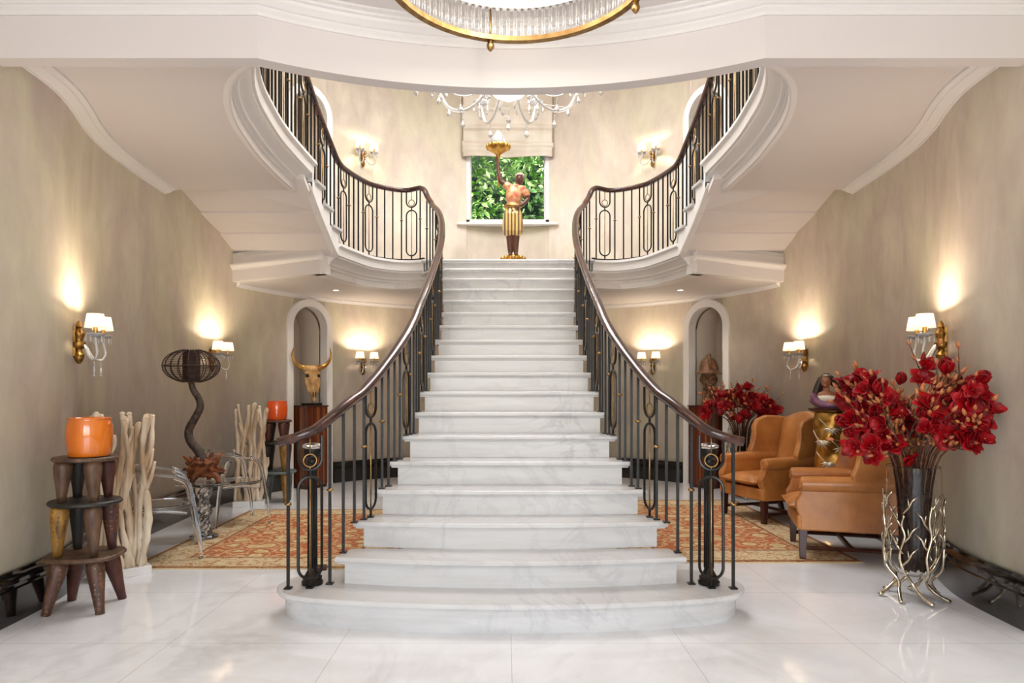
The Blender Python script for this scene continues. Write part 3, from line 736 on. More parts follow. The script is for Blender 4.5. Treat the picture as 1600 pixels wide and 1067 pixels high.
# ------------------------------------------------------------------ chandelier in the rotunda
ch = empty('crystal_chandelier', (.0, 7.2, 4.215)); ch.scale = (1.22, 1.22, 1.22); tag(ch, 'crystal chandelier with swooping glass arms hanging in front of the stair window', 'chandelier')
MB().tube([(0, 0, .2), (0, 0, 1.92)], .008, 8).build('rod', 'brass', ch)
MB().lathe([(.02, 1.88), (.07, 1.90), (.07, 1.925)], n=20).build('ceiling_rose', 'brass', ch)
MB().lathe([(.012, .13), (.05, .15), (.13, .19), (.155, .215), (.15, .22), (.02, .20)], n=28).build('glass_bowl', 'bowl', ch, smooth=True)
MB().lathe([(.02, .2), (.05, .26), (.03, .32), (.06, .38), (.05, .5), (.02, .56), (.04, .62), (.015, .7)], n=20).build('column', 'crystal', ch, smooth=True)
def drop(parent, x, y, z0, beads, big=1):
    d = MB(); z = z0
    for i in range(beads): d.ell((x, y, z-.007), (.006, .006, .007), n=8, m=5); z -= .015
    d.tube([(x, y, z0+.01), (x, y, z)], .0015, 4)
    d.lathe([(.001, 0), (.006, -.012), (.020*big, -.042), (.022*big, -.052), (.014*big, -.066), (.002, -.076)], (x, y, z), 8).build('crystal_drop', 'crystal', parent)
for i in range(8):
    a = 2*PI*(i+.5)/8; c, s = math.cos(a), math.sin(a); P = lambda r, z: (r*c, r*s, z)
    MB().tube(crom([P(.03, .30), P(.16, .30), P(.30, .17), P(.44, .12), P(.58, .17), P(.66, .30), P(.68, .36)], 6), .013, 10).build('arm', 'crystal', ch, smooth=True)
    MB().lathe([(.015, 0), (.06, .012), (.075, .03), (.06, .022), (.015, .012)], P(.68, .36), 16).build('drip_pan', 'crystal', ch, smooth=True)
    MB().lathe([(.012, 0), (.012, .09)], P(.68, .37), 10).build('candle_sleeve', 'white', ch)
    MB().ell(P(.68, .49), (.014, .014, .03)).build('bulb', 'bulb', ch, smooth=True)
    drop(ch, *P(.44, .10), 4); drop(ch, *P(.68, .335), 3)
    for k in range(5): b = a+2*PI*k/5; drop(ch, .68*c+.068*math.cos(b), .68*s+.068*math.sin(b), .37, 1, .6)
    a2 = 2*PI*i/8; drop(ch, .80*math.cos(a2), .80*math.sin(a2), .30, 0 if i % 2 else 3, .9)
    MB().tube(crom([P(.02, .44), P(.3, .5), P(.55, .42), P(.68, .39)], 5), .006, 8).build('swag', 'crystal', ch, smooth=True)
    MB().tube([(.68*c, .68*s, .38), (.80*math.cos(a2), .80*math.sin(a2), .31)], .003, 5).build('link', 'crystal', ch)
for k in range(4): drop(ch, .09*math.cos(k*PI/2+.6), .09*math.sin(k*PI/2+.6), .14, 2, .6)
drop(ch, 0, 0, .09, 5); 
for a in range(4): lamp('chandelier_light', 'POINT', (.6*math.cos(a*PI/2), .6*math.sin(a*PI/2), .55), 14, (1, .93, .85), parent=ch, radius=.08)

# downlights under the landing
for sx, nm in ((-1, 'left'), (1, 'right')):
    d = empty('downlight', (sx*2.24, 8.88, ZLS-.001)); tag(d, 'small round recessed downlight under the '+nm+' side of the landing', 'downlight')
    MB().lathe([(.045, -.004), (.038, -.006), (.036, .002), (.045, .003)], n=24, cap=False).build('bezel', 'white', d, smooth='auto')
    MB().lathe([(.001, -.001), (.035, -.001), (.035, .002)], n=24).build('lens', 'led', d)
    lamp('downlight_light', 'SPOT', (0, 0, -.012), 26, (1, .86, .68), parent=d, radius=.03)

# ------------------------------------------------------------------ statue holding a torch
st = empty('torch_bearer_statue', (0, 0, 0)); tag(st, 'gilded torch bearer statue in striped pantaloons at the top of the stairs', 'statue')
SY = 8.92
b = MB().lathe([(.15, 0), (.16, .02), (.13, .045), (.14, .075), (.11, .10), (.001, .10)], (.067, SY, ZL), 24)
for i in range(8): a = 2*PI*i/8; b.ell((.067+.135*math.cos(a), SY+.135*math.sin(a), ZL+.075), (.035, .035, .03))
b.build('base', 'gold', st, smooth=True)
def V3(x, z, y=0): return (x, SY+y, z)
body = MB()
body.tube([V3(.03, 3.09), V3(.028, 3.20), V3(.015, 3.40)], [.024, .042, .05], 10).tube([V3(.105, 3.09, -.02), V3(.10, 3.2), V3(.11, 3.40)], [.024, .040, .05], 10)
body.ell(V3(.03, 3.085, -.03), (.03, .07, .022)).ell(V3(.105, 3.085, -.05), (.03, .07, .022))
body.ell(V3(.06, 3.62), (.10, .08, .13)).ell(V3(.075, 3.86), (.095, .075, .15)).tube([V3(.10, 3.96), V3(.135, 4.04)], [.04, .034], 10)
body.ell(V3(.15, 4.085), (.058, .065, .075)).ell(V3(.145, 4.075, -.065), (.012, .016, .012)).ell(V3(.20, 4.09), (.01, .015, .02)).ell(V3(.098, 4.09), (.01, .015, .02)).ell(V3(.15, 4.05, -.055), (.022, .012, .008)).ell(V3(.15, 4.12, -.045), (.045, .02, .012))
body.tube([V3(.02, 3.97), V3(-.05, 4.03), V3(-.09, 4.05), V3(-.125, 4.17), V3(-.135, 4.30), V3(-.135, 4.345)], [.045, .038, .036, .028, .022, .02], 10)
body.tube([V3(.15, 3.96), V3(.23, 3.90), V3(.255, 3.82), V3(.20, 3.75, -.05), V3(.155, 3.72, -.07)], [.045, .036, .034, .027, .022], 10)
for i in range(4): body.tube([V3(.155-.008*i, 3.725-.004*i, -.075), V3(.12, 3.71-.014*i, -.09), V3(.10, 3.70-.014*i, -.095)], [.010, .009, .008], 6)
for i in range(5):
    a = i*1.2; body.tube([V3(-.135+.018*math.cos(a), 4.335, .018*math.sin(a)), V3(-.135+.028*math.cos(a), 4.36, .028*math.sin(a)), V3(-.135+.022*math.cos(a+.6), 4.385, .022*math.sin(a+.6))], .009, 6)
remesh(body.build('body', 'darkskin', st), .008, 3)
pan = noisy('striped_silk', srgb(214, 176, 108), srgb(110, 84, 60), 4, .35, (1, 1, .0001), metal=.35)
wv = nd(pan, 'ShaderNodeTexWave'); wv.bands_direction = 'X'; wv.inputs['Scale'].default_value = 7; wv.inputs['Distortion'].default_value = .6; lk(pan, coords(pan, (1, .4, .06)), wv.inputs['Vector'])
lk(pan, ramp(pan, wv.outputs['Fac'], [(.2, srgb(120, 98, 76)), (.45, srgb(226, 184, 104)), (.9, srgb(240, 210, 140))]), B(pan).inputs['Base Color']); M['pan'] = pan
pt = MB()
for s, x0, x1 in ((-1, .035, .008), (1, .085, .115)):
    pt.tube([V3(x0, 3.70), V3(x0+s*.01, 3.62), V3(x1, 3.48), V3(x1, 3.40), V3(x1, 3.35), V3(x1, 3.335)], [.065, .09, .086, .078, .056, .044], 14)
for i in range(12):
    a = 2*PI*i/12
    for x1 in (.008, .115): pt.tube([V3(.06+.06*math.cos(a), 3.70, .06*math.sin(a)), V3(x1+.07*math.cos(a), 3.50, .07*math.sin(a)), V3(x1+.055*math.cos(a), 3.36, .055*math.sin(a))], [.012, .016, .01], 6)
remesh(pt.build('pantaloons', 'pan', st), .008, 2)
tu = MB().ell(V3(.075, 3.86), (.108, .088, .155)).ell(V3(.06, 3.73), (.105, .09, .045)).ell(V3(.0, 3.985), (.058, .055, .06)).ell(V3(.175, 3.95), (.062, .058, .055)).tube([V3(0, 3.98), V3(-.045, 4.02)], [.055, .05], 10).tube([V3(.17, 3.95), V3(.235, 3.90), V3(.25, 3.86)], [.055, .05, .046], 10)
tu.ell(V3(.09, 3.99), (.07, .06, .03)); remesh(tu.build('tunic', 'coral', st), .008, 2)
MB().tube([V3(.06+.105*math.cos(2*PI*i/20), 3.725, .088*math.sin(2*PI*i/20)) for i in range(20)], .016, 8, closed=True).build('sash', 'gold', st, smooth=True)
hr = MB().ell(V3(.155, 4.115, .015), (.066, .066, .06))
for i in range(10): a = 2*PI*i/10; hr.ell(V3(.155+.045*math.cos(a), 4.125, .015+.045*math.sin(a)), (.025, .025, .025))
remesh(hr.build('turban', 'turban', st), .007, 1)
tr = MB().lathe([(.006, 3.98), (.014, 4.02), (.010, 4.06), (.018, 4.10), (.014, 4.20), (.018, 4.33), (.028, 4.36), (.03, 4.40), (.055, 4.42), (.10, 4.45), (.15, 4.495), (.155, 4.515), (.12, 4.51), (.02, 4.47)], (-.13, SY, 0), 24)
for i in range(16): a = 2*PI*i/16; tr.ell((-.13+.145*math.cos(a), SY+.145*math.sin(a), 4.505), (.022, .022, .028), n=10, m=6)
tr.build('torch', 'gold', st, smooth=True)
fl = MB()
for i in range(9):
    a = 2*PI*i/9; h = .20 if i % 2 else .17
    fl.tube([(-.13+.035*math.cos(a), SY+.035*math.sin(a), 4.50), (-.13+.075*math.cos(a+.3), SY+.075*math.sin(a+.3), 4.56), (-.13+.05*math.cos(a+.7), SY+.05*math.sin(a+.7), 4.63), (-.13+.012*math.cos(a+1), SY+.012*math.sin(a+1), 4.50+h+.02)], [.03, .036, .024, .003], 8)
fl.build('glass_flame', 'crystal', st, smooth=True)

# ------------------------------------------------------------------ left-hand group
# carved stools in two towers
def stool_top(h, r, m, z, ang, leg_m, feet, sq=0, thick=.028, label=None, loc=(0, 0)):
    t = empty('carved_stool', (loc[0], loc[1], z), ang)
    n = 40; pr = []
    for i in range(n):
        a = 2*PI*i/n; k = 1/(abs(math.cos(a))**4+abs(math.sin(a))**4)**.25 if sq else 1; pr.append((r*(1+(k-1)*sq)*math.cos(a), r*(1+(k-1)*sq)*math.sin(a)*.92))
    v = []; f = []
    for s_, zz in ((.94, h-thick), (1, h-thick*.7), (1, h-.008), (.96, h), (.8, h-.004)):
        v += [(x*s_, y*s_, zz) for x, y in pr]
    for j in range(4):
        for i in range(n): f.append((j*n+i, j*n+(i+1) % n, (j+1)*n+(i+1) % n, (j+1)*n+i))
    f += [tuple(range(n))[::-1], tuple(range(4*n, 5*n))]
    MB().add(v, f).build('seat', m, t, smooth='auto')
    for i in range(4):
        a = PI/4+PI/2*i; c, s_ = math.cos(a), math.sin(a); rt, rf = r*.66, feet
        hh = h-thick
        pts = [(c*(rt+(rf-rt)*q), s_*(rt+(rf-rt)*q), hh*(1-q)) for q in (0, .12, .3, .6, .85, 1)]
        L = MB().tube(pts, [.046, .052, .048, .036, .028, .025], 14).build('leg', leg_m[i], t, smooth=True)
        if not label.startswith('slate'):
            d = MB()
            for q in (.2, .5, .78): j = int(q*5); d.lathe([(.001, 0), (.001, .001)], (0, 0, 0), 3)
    return tag(t, label, 'stool', 'low carved stools stacked in towers')
def carved(name, a, b, hi=None):
    m = noisy(name, a, b, 34, .5, (1, 1, .25), bstr=.3, lo=.3, hi=.72)
    if hi:
        w = nd(m, 'ShaderNodeTexVoronoi'); w.inputs['Scale'].default_value = 34; w.inputs['Randomness'].default_value = .35; lk(m, coords(m), w.inputs['Vector'])
        f = ramp(m, w.outputs['Distance'], [(.16, (0, 0, 0, 1)), (.2, (1, 1, 1, 1)), (.27, (1, 1, 1, 1)), (.31, (0, 0, 0, 1))])
        l = B(m).inputs['Base Color'].links[0].from_socket; k = nd(m, 'ShaderNodeMath', operation='MULTIPLY'); lk(m, f, k.inputs[0]); k.inputs[1].default_value = .6
        lk(m, mix(m, k.outputs[0], l, hi), B(m).inputs['Base Color'])
    return m
SB = carved('carved_brown', srgb(62, 42, 30), srgb(110, 80, 58)); SP = carved('carved_dotted', srgb(60, 36, 28), srgb(100, 66, 48), srgb(150, 112, 76)); SD = carved('carved_black', srgb(24, 20, 18), srgb(54, 46, 40)); SR = carved('carved_red', srgb(58, 26, 22), srgb(98, 52, 38))
SY_ = carved('carved_ochre', srgb(84, 58, 22), srgb(180, 130, 50), srgb(34, 24, 16)); SBL = carved('carved_slate', srgb(64, 74, 78), srgb(110, 120, 118)); SM = carved('carved_maroon', srgb(52, 30, 28), srgb(104, 62, 50), srgb(170, 120, 62))
T1 = (-2.615, 4.2); T2 = (-2.76, 8.15)
stool_top(.335, .208, SB, .0, .12, [SR, SR, SP, SP], .215, .75, label='brown carved stool with four splayed legs, lowest of the near tower', loc=T1)
stool_top(.325, .205, SD, .337, .05, [SM, SD, SY_, SB], .15, 0, label='black carved stool with one ochre leg, middle of the near tower', loc=T1)
stool_top(.265, .182, SB, .664, .1, [SR, SD, SB, SB], .13, 0, label='brown round carved stool on top of the near tower, under an orange pot', loc=T1)
stool_top(.37, .225, SBL, .0, .15, [SBL, SBL, SBL, SY_], .17, .5, label='slate blue carved stool, lowest of the far tower', loc=T2)
stool_top(.345, .21, SD, .372, .1, [SM, SD, SD, SY_], .14, 0, label='dark carved stool with ochre leg, middle of the far tower', loc=T2)
stool_top(.255, .17, SR, .719, .1, [SR, SD, SR, SR], .12, 0, label='red brown carved stool on top of the far tower', loc=T2)
def pot(loc, r, h, m, label, lugs=True):
    t = empty('glazed_pot', loc)
    MB().lathe([(r*.88, 0), (r*.9, .006), (r*.96, h*.25), (r*1.0, h*.55), (r*.99, h*.78), (r*.92, h*.93), (r*.9, h*.96), (r*.95, h*.985), (r*.94, h), (r*.84, h), (r*.82, h*.9), (r*.9, h*.6), (r*.86, h*.1), (.001, h*.06)], n=40).build('bowl', m, t, smooth=True)
    if lugs:
        for s in (-1, 1): MB().ell((s*r*.96, -.01, h*.86), (.014, .012, .014)).build('lug', m, t, smooth=True)
    return tag(t, label, 'pot')
pot((T1[0]+.025, T1[1], .931), .128, .235, 'orange', 'glossy orange ceramic pot with two lugs on the near stool tower')
pot((T2[0]+.0, T2[1], .976), .118, .225, 'orange_red', 'plain red orange ceramic pot on the far stool tower', False)

# driftwood panels
def driftwood(loc, ang, w, h, nb, seed, label, base):
    random.seed(seed); t = empty('driftwood_sculpture', loc, ang); tag(t, label, 'sculpture', 'upright bleached driftwood sculptures')
    MB().box((0, 0, .03), base).build('plinth', 'plinth', t, bevel=.004)
    for i in range(nb):
        x = -w/2+w*(i+.5)/nb; y = random.uniform(-.03, .03); x1 = x+random.uniform(-.05, .05)*1.1+(x/w)*.05
        top = h*random.uniform(.92, 1.0); n = 12; pts = []; rr = []
        ph = random.uniform(0, 6.28); am = random.uniform(.018, .038)
        for j in range(n+1):
            q = j/n; pts.append((x*.82+(x1-x*.82)*q+am*math.sin(q*7+ph)*(1-.2*q), y+.025*math.sin(q*5+ph*2), .058+(top-.058)*q)); rr.append((.025+.014*math.sin(q*9+ph)*.5)*(1.08-.35*q))
        m = MB().tube(crom(pts, 3), [rr[min(n, k//3)]*(1+.12*math.sin(k*1.3)) for k in range(n*3+1)], 8)
        for _ in range(2):
            j = random.randint(4, 10); a = pts[j]; sgn = random.choice((-1, 1)); L = random.uniform(.12, .22)
            m.tube(crom([a, (a[0]+sgn*.03, a[1]+random.uniform(-.03, .03), a[2]+L*.45), (a[0]+sgn*random.uniform(.03, .06), a[1], min(h, a[2]+L))], 4), [.018*(1-.05*k) for k in range(9)], 7)
        m.ell(pts[-1], (.02, .02, .014), n=8, m=6)
        m.build('branch', 'drift', t, smooth=True)
    return t
driftwood((-2.80, 4.90, 0), math.radians(42), .39, 1.17, 11, 5, 'tall bleached driftwood sculpture on a white plinth behind the near stool tower', (.38, .17, .06))
driftwood((-2.98, 7.85, 0), math.radians(15), .36, 1.19, 8, 8, 'bleached driftwood sculpture on a white plinth beside the far stool tower', (.34, .17, .06))

# clear acrylic chairs
def acrylic_chair():
    r = empty('acrylic_armchair', (0, 0, 0))      # front towards +x
    for s in (-1, 1):
        MB().tube(crom([(.25, s*.27, .0), (.235, s*.268, .2), (.19, s*.27, .46), (.15, s*.275, .60), (.06, s*.28, .655)], 5), [.014+.0006*k for k in range(21)], 8).build('leg', 'acrylic', r, smooth=True)
        MB().tube(crom([(-.26, s*.25, .0), (-.235, s*.245, .2), (-.20, s*.245, .45), (-.13, s*.262, .64)], 5), [.014+.0006*k for k in range(16)], 8).build('leg', 'acrylic', r, smooth=True)
        MB().tube(crom([(.16, s*.27, .36), (.0, s*.262, .385), (-.20, s*.245, .38)], 5), .012, 8).build('side_rail', 'acrylic', r, smooth=True)
    pts = crom([(.08, -.28, .65), (-.06, -.275, .675), (-.18, -.22, .70), (-.25, -.09, .725), (-.265, 0, .73), (-.25, .09, .725), (-.18, .22, .70), (-.06, .275, .675), (.08, .28, .65)], 5)
    MB().tube(pts, [.017+.016*math.sin(PI*k/(len(pts)-1)) for k in range(len(pts))], 8, flat=.55).build('backrest', 'acrylic', r, smooth=True)
    for s in (-1, 0, 1): MB().tube(crom([(-.20, s*.12, .40), (-.24, s*.10, .56), (-.255, s*.08, .72)], 4), .011, 7).build('back_slat', 'acrylic', r, smooth=True)
    n = 28; pr = [(.21*(abs(math.cos(2*PI*i/n))**.6)*(1 if math.cos(2*PI*i/n) > 0 else -1), .235*(abs(math.sin(2*PI*i/n))**.6)*(1 if math.sin(2*PI*i/n) > 0 else -1)) for i in range(n)]
    MB().prism(pr, .392, .420).build('seat', 'acrylic', r, smooth='auto', bevel=.008)
    return r
ac = acrylic_chair(); ac.location = (-2.77, 5.48, .0115); ac.rotation_euler.z = math.radians(28)
tag(ac, 'clear acrylic branch-like armchair on the near side of the glass table', 'chair', 'clear acrylic armchairs')
a2 = dup_tree(ac); a2.location = (-2.74, 6.84, .0115); a2.rotation_euler.z = math.radians(38)
tag(a2, 'clear acrylic branch-like armchair on the far side of the glass table', 'chair', 'clear acrylic armchairs')
# glass table
TX, TY = -2.735, 6.12
tb = empty('glass_side_table', (TX, TY, .0115)); tag(tb, 'clear glass side table with twisted stem beneath the rattan lamp', 'table')
n = 48; pr = [((.245+.02*math.sin(3*a)+.012*math.sin(7*a))*math.cos(a), (.225+.018*math.cos(5*a))*math.sin(a)) for a in [2*PI*i/n for i in range(n)]]
MB().prism(pr, .475, .50).build('tabletop', 'acrylic', tb, smooth='auto', bevel=.006)
m_ = MB()
for k in range(5):
    m_.tube([((.035+.018*math.sin(q*.9))*math.cos(q*.55+k*2*PI/5), (.035+.018*math.sin(q*.9))*math.sin(q*.55+k*2*PI/5), .03+.445*q/18) for q in range(19)], .026, 8)
m_.build('twisted_stem', 'acrylic', tb, smooth=True)
MB().lathe([(.11, 0), (.125, .01), (.12, .022), (.06, .035), (.04, .05)], n=28).build('foot', 'acrylic', tb, smooth=True)
# rattan lamp on a root
lp = empty('rattan_table_lamp', (TX, TY, .513)); tag(lp, 'rattan lantern lamp on a twisted vine stem and gnarled root base', 'lamp')
random.seed(11); rt = MB(); rt.ell((0, 0, .12), (.12, .09, .08))
for i in range(64):
    a = random.uniform(0, 2*PI); e = random.uniform(-.3, .9); L = random.uniform(.09, .17)
    p0 = Vector((random.uniform(-.10, .10), random.uniform(-.07, .07), random.uniform(.05, .20)))
    d = Vector((math.cos(a)*math.cos(e), math.sin(a)*math.cos(e)*.8, math.sin(e)*.9)); p1 = p0+d*L*.6+Vector((0, 0, random.uniform(-.02, .03))); p2 = p0+d*L+Vector((random.uniform(-.02, .02), random.uniform(-.02, .02), random.uniform(-.03, .05)))
    for q in (p1, p2): q.z = max(.012, q.z); q.x = max(-.195, min(.195, q.x))
    rt.tube([p0, p1, p2], [.022, .016, .005], 7)
for x, y in ((-.16, -.03), (.15, -.05), (0, .1), (-.05, -.11), (.1, .06)): rt.tube([(x*.5, y*.5, .09), (x, y, .03), (x*1.05, y*1.05, .002)], [.035, .026, .02], 8)
o = rt.build('root_base', 'root', lp, smooth=True); remesh(o, .007, 1)
stm = crom([(.0, 0, .18), (-.05, 0, .27), (-.125, 0, .37), (-.135, 0, .46), (-.085, 0, .56), (-.035, 0, .66), (-.045, 0, .74), (-.095, 0, .82), (-.115, 0, .89)], 5)
MB().tube(stm, [.042-.0004*k for k in range(len(stm))], 14).build('vine_stem', 'vine', lp, smooth=True)
CX, CZ = -.112, 1.035
sh = MB().tube([(CX, 0, .88), (CX, 0, 1.18)], .006, 6).tube([(CX+.24*math.cos(2*PI*i/40), .24*math.sin(2*PI*i/40), CZ) for i in range(40)], .0045, 5, closed=True).build('lantern_frame', 'rattan', lp, smooth=True)
for i in range(20):
    a = 2*PI*i/20
    MB().tube([(CX+.24*math.sin(.3+(PI-.6)*q/12)*math.cos(a), .24*math.sin(.3+(PI-.6)*q/12)*math.sin(a), CZ-.152*math.cos(.3+(PI-.6)*q/12)) for q in range(13)], .0042, 5).build('rib', 'rattan', lp, smooth=True)
for j in range(19):
    z = -.138+.276*j/18; q = math.acos(-z/.152); rr = .24*math.sin(q)
    MB().tube([(CX+rr*math.cos(2*PI*i/36), rr*math.sin(2*PI*i/36), CZ+z) for i in range(36)], .0016, 4, closed=True).build('cane_hoop', 'rattan', lp, smooth=True)
c_ = MB()
for j in range(40): c_.lathe([(.072, CZ-.14+j*.007), (.075, CZ-.1365+j*.007), (.072, CZ-.133+j*.007)], (CX, 0, 0), 24, cap=False)
c_.build('inner_shade', 'rattan', lp, smooth=True, solid=.002)

# pedestals and sculptures in the niches
wood = stripes('striped_rosewood', [srgb(52, 22, 14), srgb(110, 50, 26), srgb(70, 30, 18), srgb(150, 84, 44), srgb(84, 38, 22)], 11, rough=.22, stretch=(1, 1, .015))
M['rose'] = wood
for sx, nm, X, Y in ((-1, 'left', -2.735, 9.36), (1, 'right', 2.735, 9.36)):
    a = -sx*(PI/2-NA)
    pd = empty('wood_pedestal', (X, Y, 0), a); tag(pd, 'square striped rosewood pedestal standing in the '+nm+' arched niche', 'pedestal', 'striped wood pedestals in the niches')
    MB().box((0, 0, .57), (.36, .36, 1.06)).build('column', 'rose', pd, bevel=.006)
    MB().box((0, 0, .02), (.34, .34, .04)).build('foot', 'darkwood', pd)
    MB().box((0, 0, 1.11), (.38, .38, .02)).build('top', 'darkwood', pd, bevel=.003)
    if sx < 0:
        for dx in (-.14, .14): pass
sk = empty('bull_skull', (-2.68, 9.30, 1.121), math.radians(38)); tag(sk, 'mounted bull skull with curved gilded horns on the left pedestal', 'sculpture')
s_ = MB().ell((0, 0, .475), (.095, .08, .075)).ell((0, -.02, .40), (.08, .075, .10)).tube([(0, -.02, .42), (0, -.05, .30), (0, -.07, .18), (0, -.08, .05)], [.078, .058, .045, .032], 14)
for s in (-1, 1):
    s_.ell((s*.080, -.04, .435), (.032, .035, .022)).ell((s*.078, -.05, .365), (.026, .03, .018)).tube([(s*.09, -.04, .38), (s*.085, -.05, .28), (s*.05, -.06, .17)], [.022, .026, .018], 8).tube([(s*.025, -.085, .16), (s*.022, -.085, .05)], [.018, .01], 8).tube([(s*.04, 0, .50), (s*.13, 0, .50)], [.05, .04], 10)
remesh(s_.build('skull', 'bone', sk), .009, 2)
for s in (-1, 1):
    MB().tube(crom([(s*.08, 0, .505), (s*.16, 0, .525), (s*.235, -.01, .585), (s*.275, -.02, .68), (s*.25, -.04, .79)], 6), [.042*(1-.037*k) for k in range(25)], 12).build('horn', 'horn', sk, smooth=True)
    MB().ell((s*.078, -.062, .40), (.020, .022, .022)).build('socket_shade', 'black', sk, smooth=True)  # solid black bead stands in for the shade of the hollow socket
    MB().ell((s*.016, -.108, .15), (.009, .012, .045)).build('nostril_shade', 'black', sk, smooth=True)  # black blob again, in place of a shaded nasal hollow
MB().tube([(0, -.03, .03), (0, -.03, .12), (0, -.02, .35)], .006, 8).build('rod', 'black', sk)
MB().box((0, -.02, .0155), (.24, .14, .031)).build('stand', 'black', sk, bevel=.003)
hd = empty('helmeted_head', (2.735, 9.31, 1.121), math.radians(-8)); tag(hd, 'carved brown bust wearing a crested brimmed helmet on the right pedestal', 'sculpture')
h_ = MB().ell((0, 0, .36), (.105, .12, .15)).ell((0, -.05, .29), (.075, .08, .09)).tube([(0, .02, .0), (0, .02, .1), (0, .01, .25)], [.13, .085, .075], 16)
h_.tube([(0, -.12, .40), (0, -.145, .345), (0, -.135, .335)], [.016, .024, .02], 8).ell((0, -.128, .285), (.038, .02, .012)).ell((0, -.127, .262), (.034, .02, .012)).ell((0, -.11, .22), (.035, .03, .025)).ell((0, -.105, .425), (.085, .03, .018))
for s in (-1, 1): h_.ell((s*.045, -.105, .38), (.022, .018, .012)).ell((s*.105, 0, .35), (.015, .03, .04)).ell((s*.055, -.09, .32), (.03, .03, .03))
remesh(h_.build('head', 'bronze', hd), .008, 1)
MB().lathe([(.175, .43), (.18, .438), (.135, .46), (.128, .52), (.10, .60), (.05, .65), (.001, .66)], (0, 0, 0), 28).build('helmet', 'bronze', hd, smooth=True)
MB().tube([(0, -.13, .50), (0, -.11, .60), (0, -.04, .68), (0, .05, .685), (0, .12, .62)], [.018, .022, .026, .026, .018], 8).build('crest', 'bronze', hd, smooth=True)

# rugs
def rugmat(name):
    m = mat(name, srgb(190, 110, 60), .95); v = coords(m); L = m.node_tree
    sep = nd(m, 'ShaderNodeSeparateXYZ'); tg = nd(m, 'ShaderNodeTexCoord'); lk(m, tg.outputs['Generated'], sep.inputs[0])
    def mth(op, a, b=None):
        n = nd(m, 'ShaderNodeMath', operation=op)
        for s, q in zip(n.inputs, (a, b)):
            if q is None: continue
            if isinstance(q, (int, float)): s.default_value = q
            else: lk(m, q, s)
        return n.outputs[0]
    ex = mth('SUBTRACT', .5, mth('ABSOLUTE', mth('SUBTRACT', sep.outputs[0], .5))); ey = mth('SUBTRACT', .5, mth('ABSOLUTE', mth('SUBTRACT', sep.outputs[1], .5)))
    ed = mth('MINIMUM', mth('MULTIPLY', ex, 1.9), mth('MULTIPLY', ey, 2.5))    # metres from the edge
    vo = nd(m, 'ShaderNodeTexVoronoi'); vo.inputs['Scale'].default_value = 5.2; vo.inputs['Randomness'].default_value = .55; lk(m, v, vo.inputs['Vector'])
    n1 = noise(m, v, 13, 5, .7, 1.5); n2 = noise(m, v, 30, 4, .6, 1)
    fl = mth('ADD', vo.outputs['Distance'], mth('MULTIPLY', mth('SUBTRACT', n1, .5), .7))
    field = ramp(m, fl, [(.2, srgb(200, 170, 116)), (.30, srgb(222, 200, 154)), (.38, srgb(146, 112, 68)), (.41, srgb(172, 92, 52)), (.5, srgb(180, 102, 60)), (.56, srgb(214, 188, 138)), (.64, srgb(178, 98, 56))])
    border = ramp(m, n1, [(.36, srgb(178, 146, 98)), (.46, srgb(220, 204, 170)), (.54, srgb(188, 156, 108)), (.62, srgb(168, 112, 74))])
    c = mix(m, ramp(m, ed, [(.335, (1, 1, 1, 1)), (.345, (0, 0, 0, 1))]), field, border)
    band = ramp(m, ed, [(.0, srgb(206, 160, 96)), (.03, srgb(150, 84, 46)), (.045, (1, 1, 1, 1)), (.30, (1, 1, 1, 1)), (.305, srgb(176, 110, 62)), (.33, srgb(176, 110, 62)), (.335, (1, 1, 1, 1))])
    c = mix(m, .85, c, band, 'MULTIPLY'); c = mix(m, .25, c, ramp(m, n2, [(.3, (.6, .6, .6, 1)), (.6, (1, 1, 1, 1))]), 'MULTIPLY')
    lk(m, c, B(m).inputs['Base Color']); bump(m, n2, .3, .004); return m
for i, (x0, x1, y0, y1, lab) in enumerate(((-2.84, -.90, 5.09, 7.56, 'rust and cream floral rug under the acrylic chairs, left of the stairs'), (.90, 2.72, 5.27, 8.2, 'rust and cream floral rug beside the leather armchairs, right of the stairs'))):
    g = empty('oriental_rug', ((x0+x1)/2, (y0+y1)/2, 0)); tag(g, lab, 'rug', 'floral rugs')
    MB().box((0, 0, .006), (x1-x0, y1-y0, .010)).build('pile', rugmat('rug_pile'), g)
    fr = MB(); random.seed(3+i)
    sides = ((-1,), (1,))[i]
    for k in range(150):
        x = (x0-x1)/2+(x1-x0)*k/149; fr.box((x, -(y1-y0)/2-.012, .004), (.007, .028, .005), random.uniform(-.3, .3))
    fr.build('fringe', mat('fringe', srgb(222, 206, 172), .9), g)

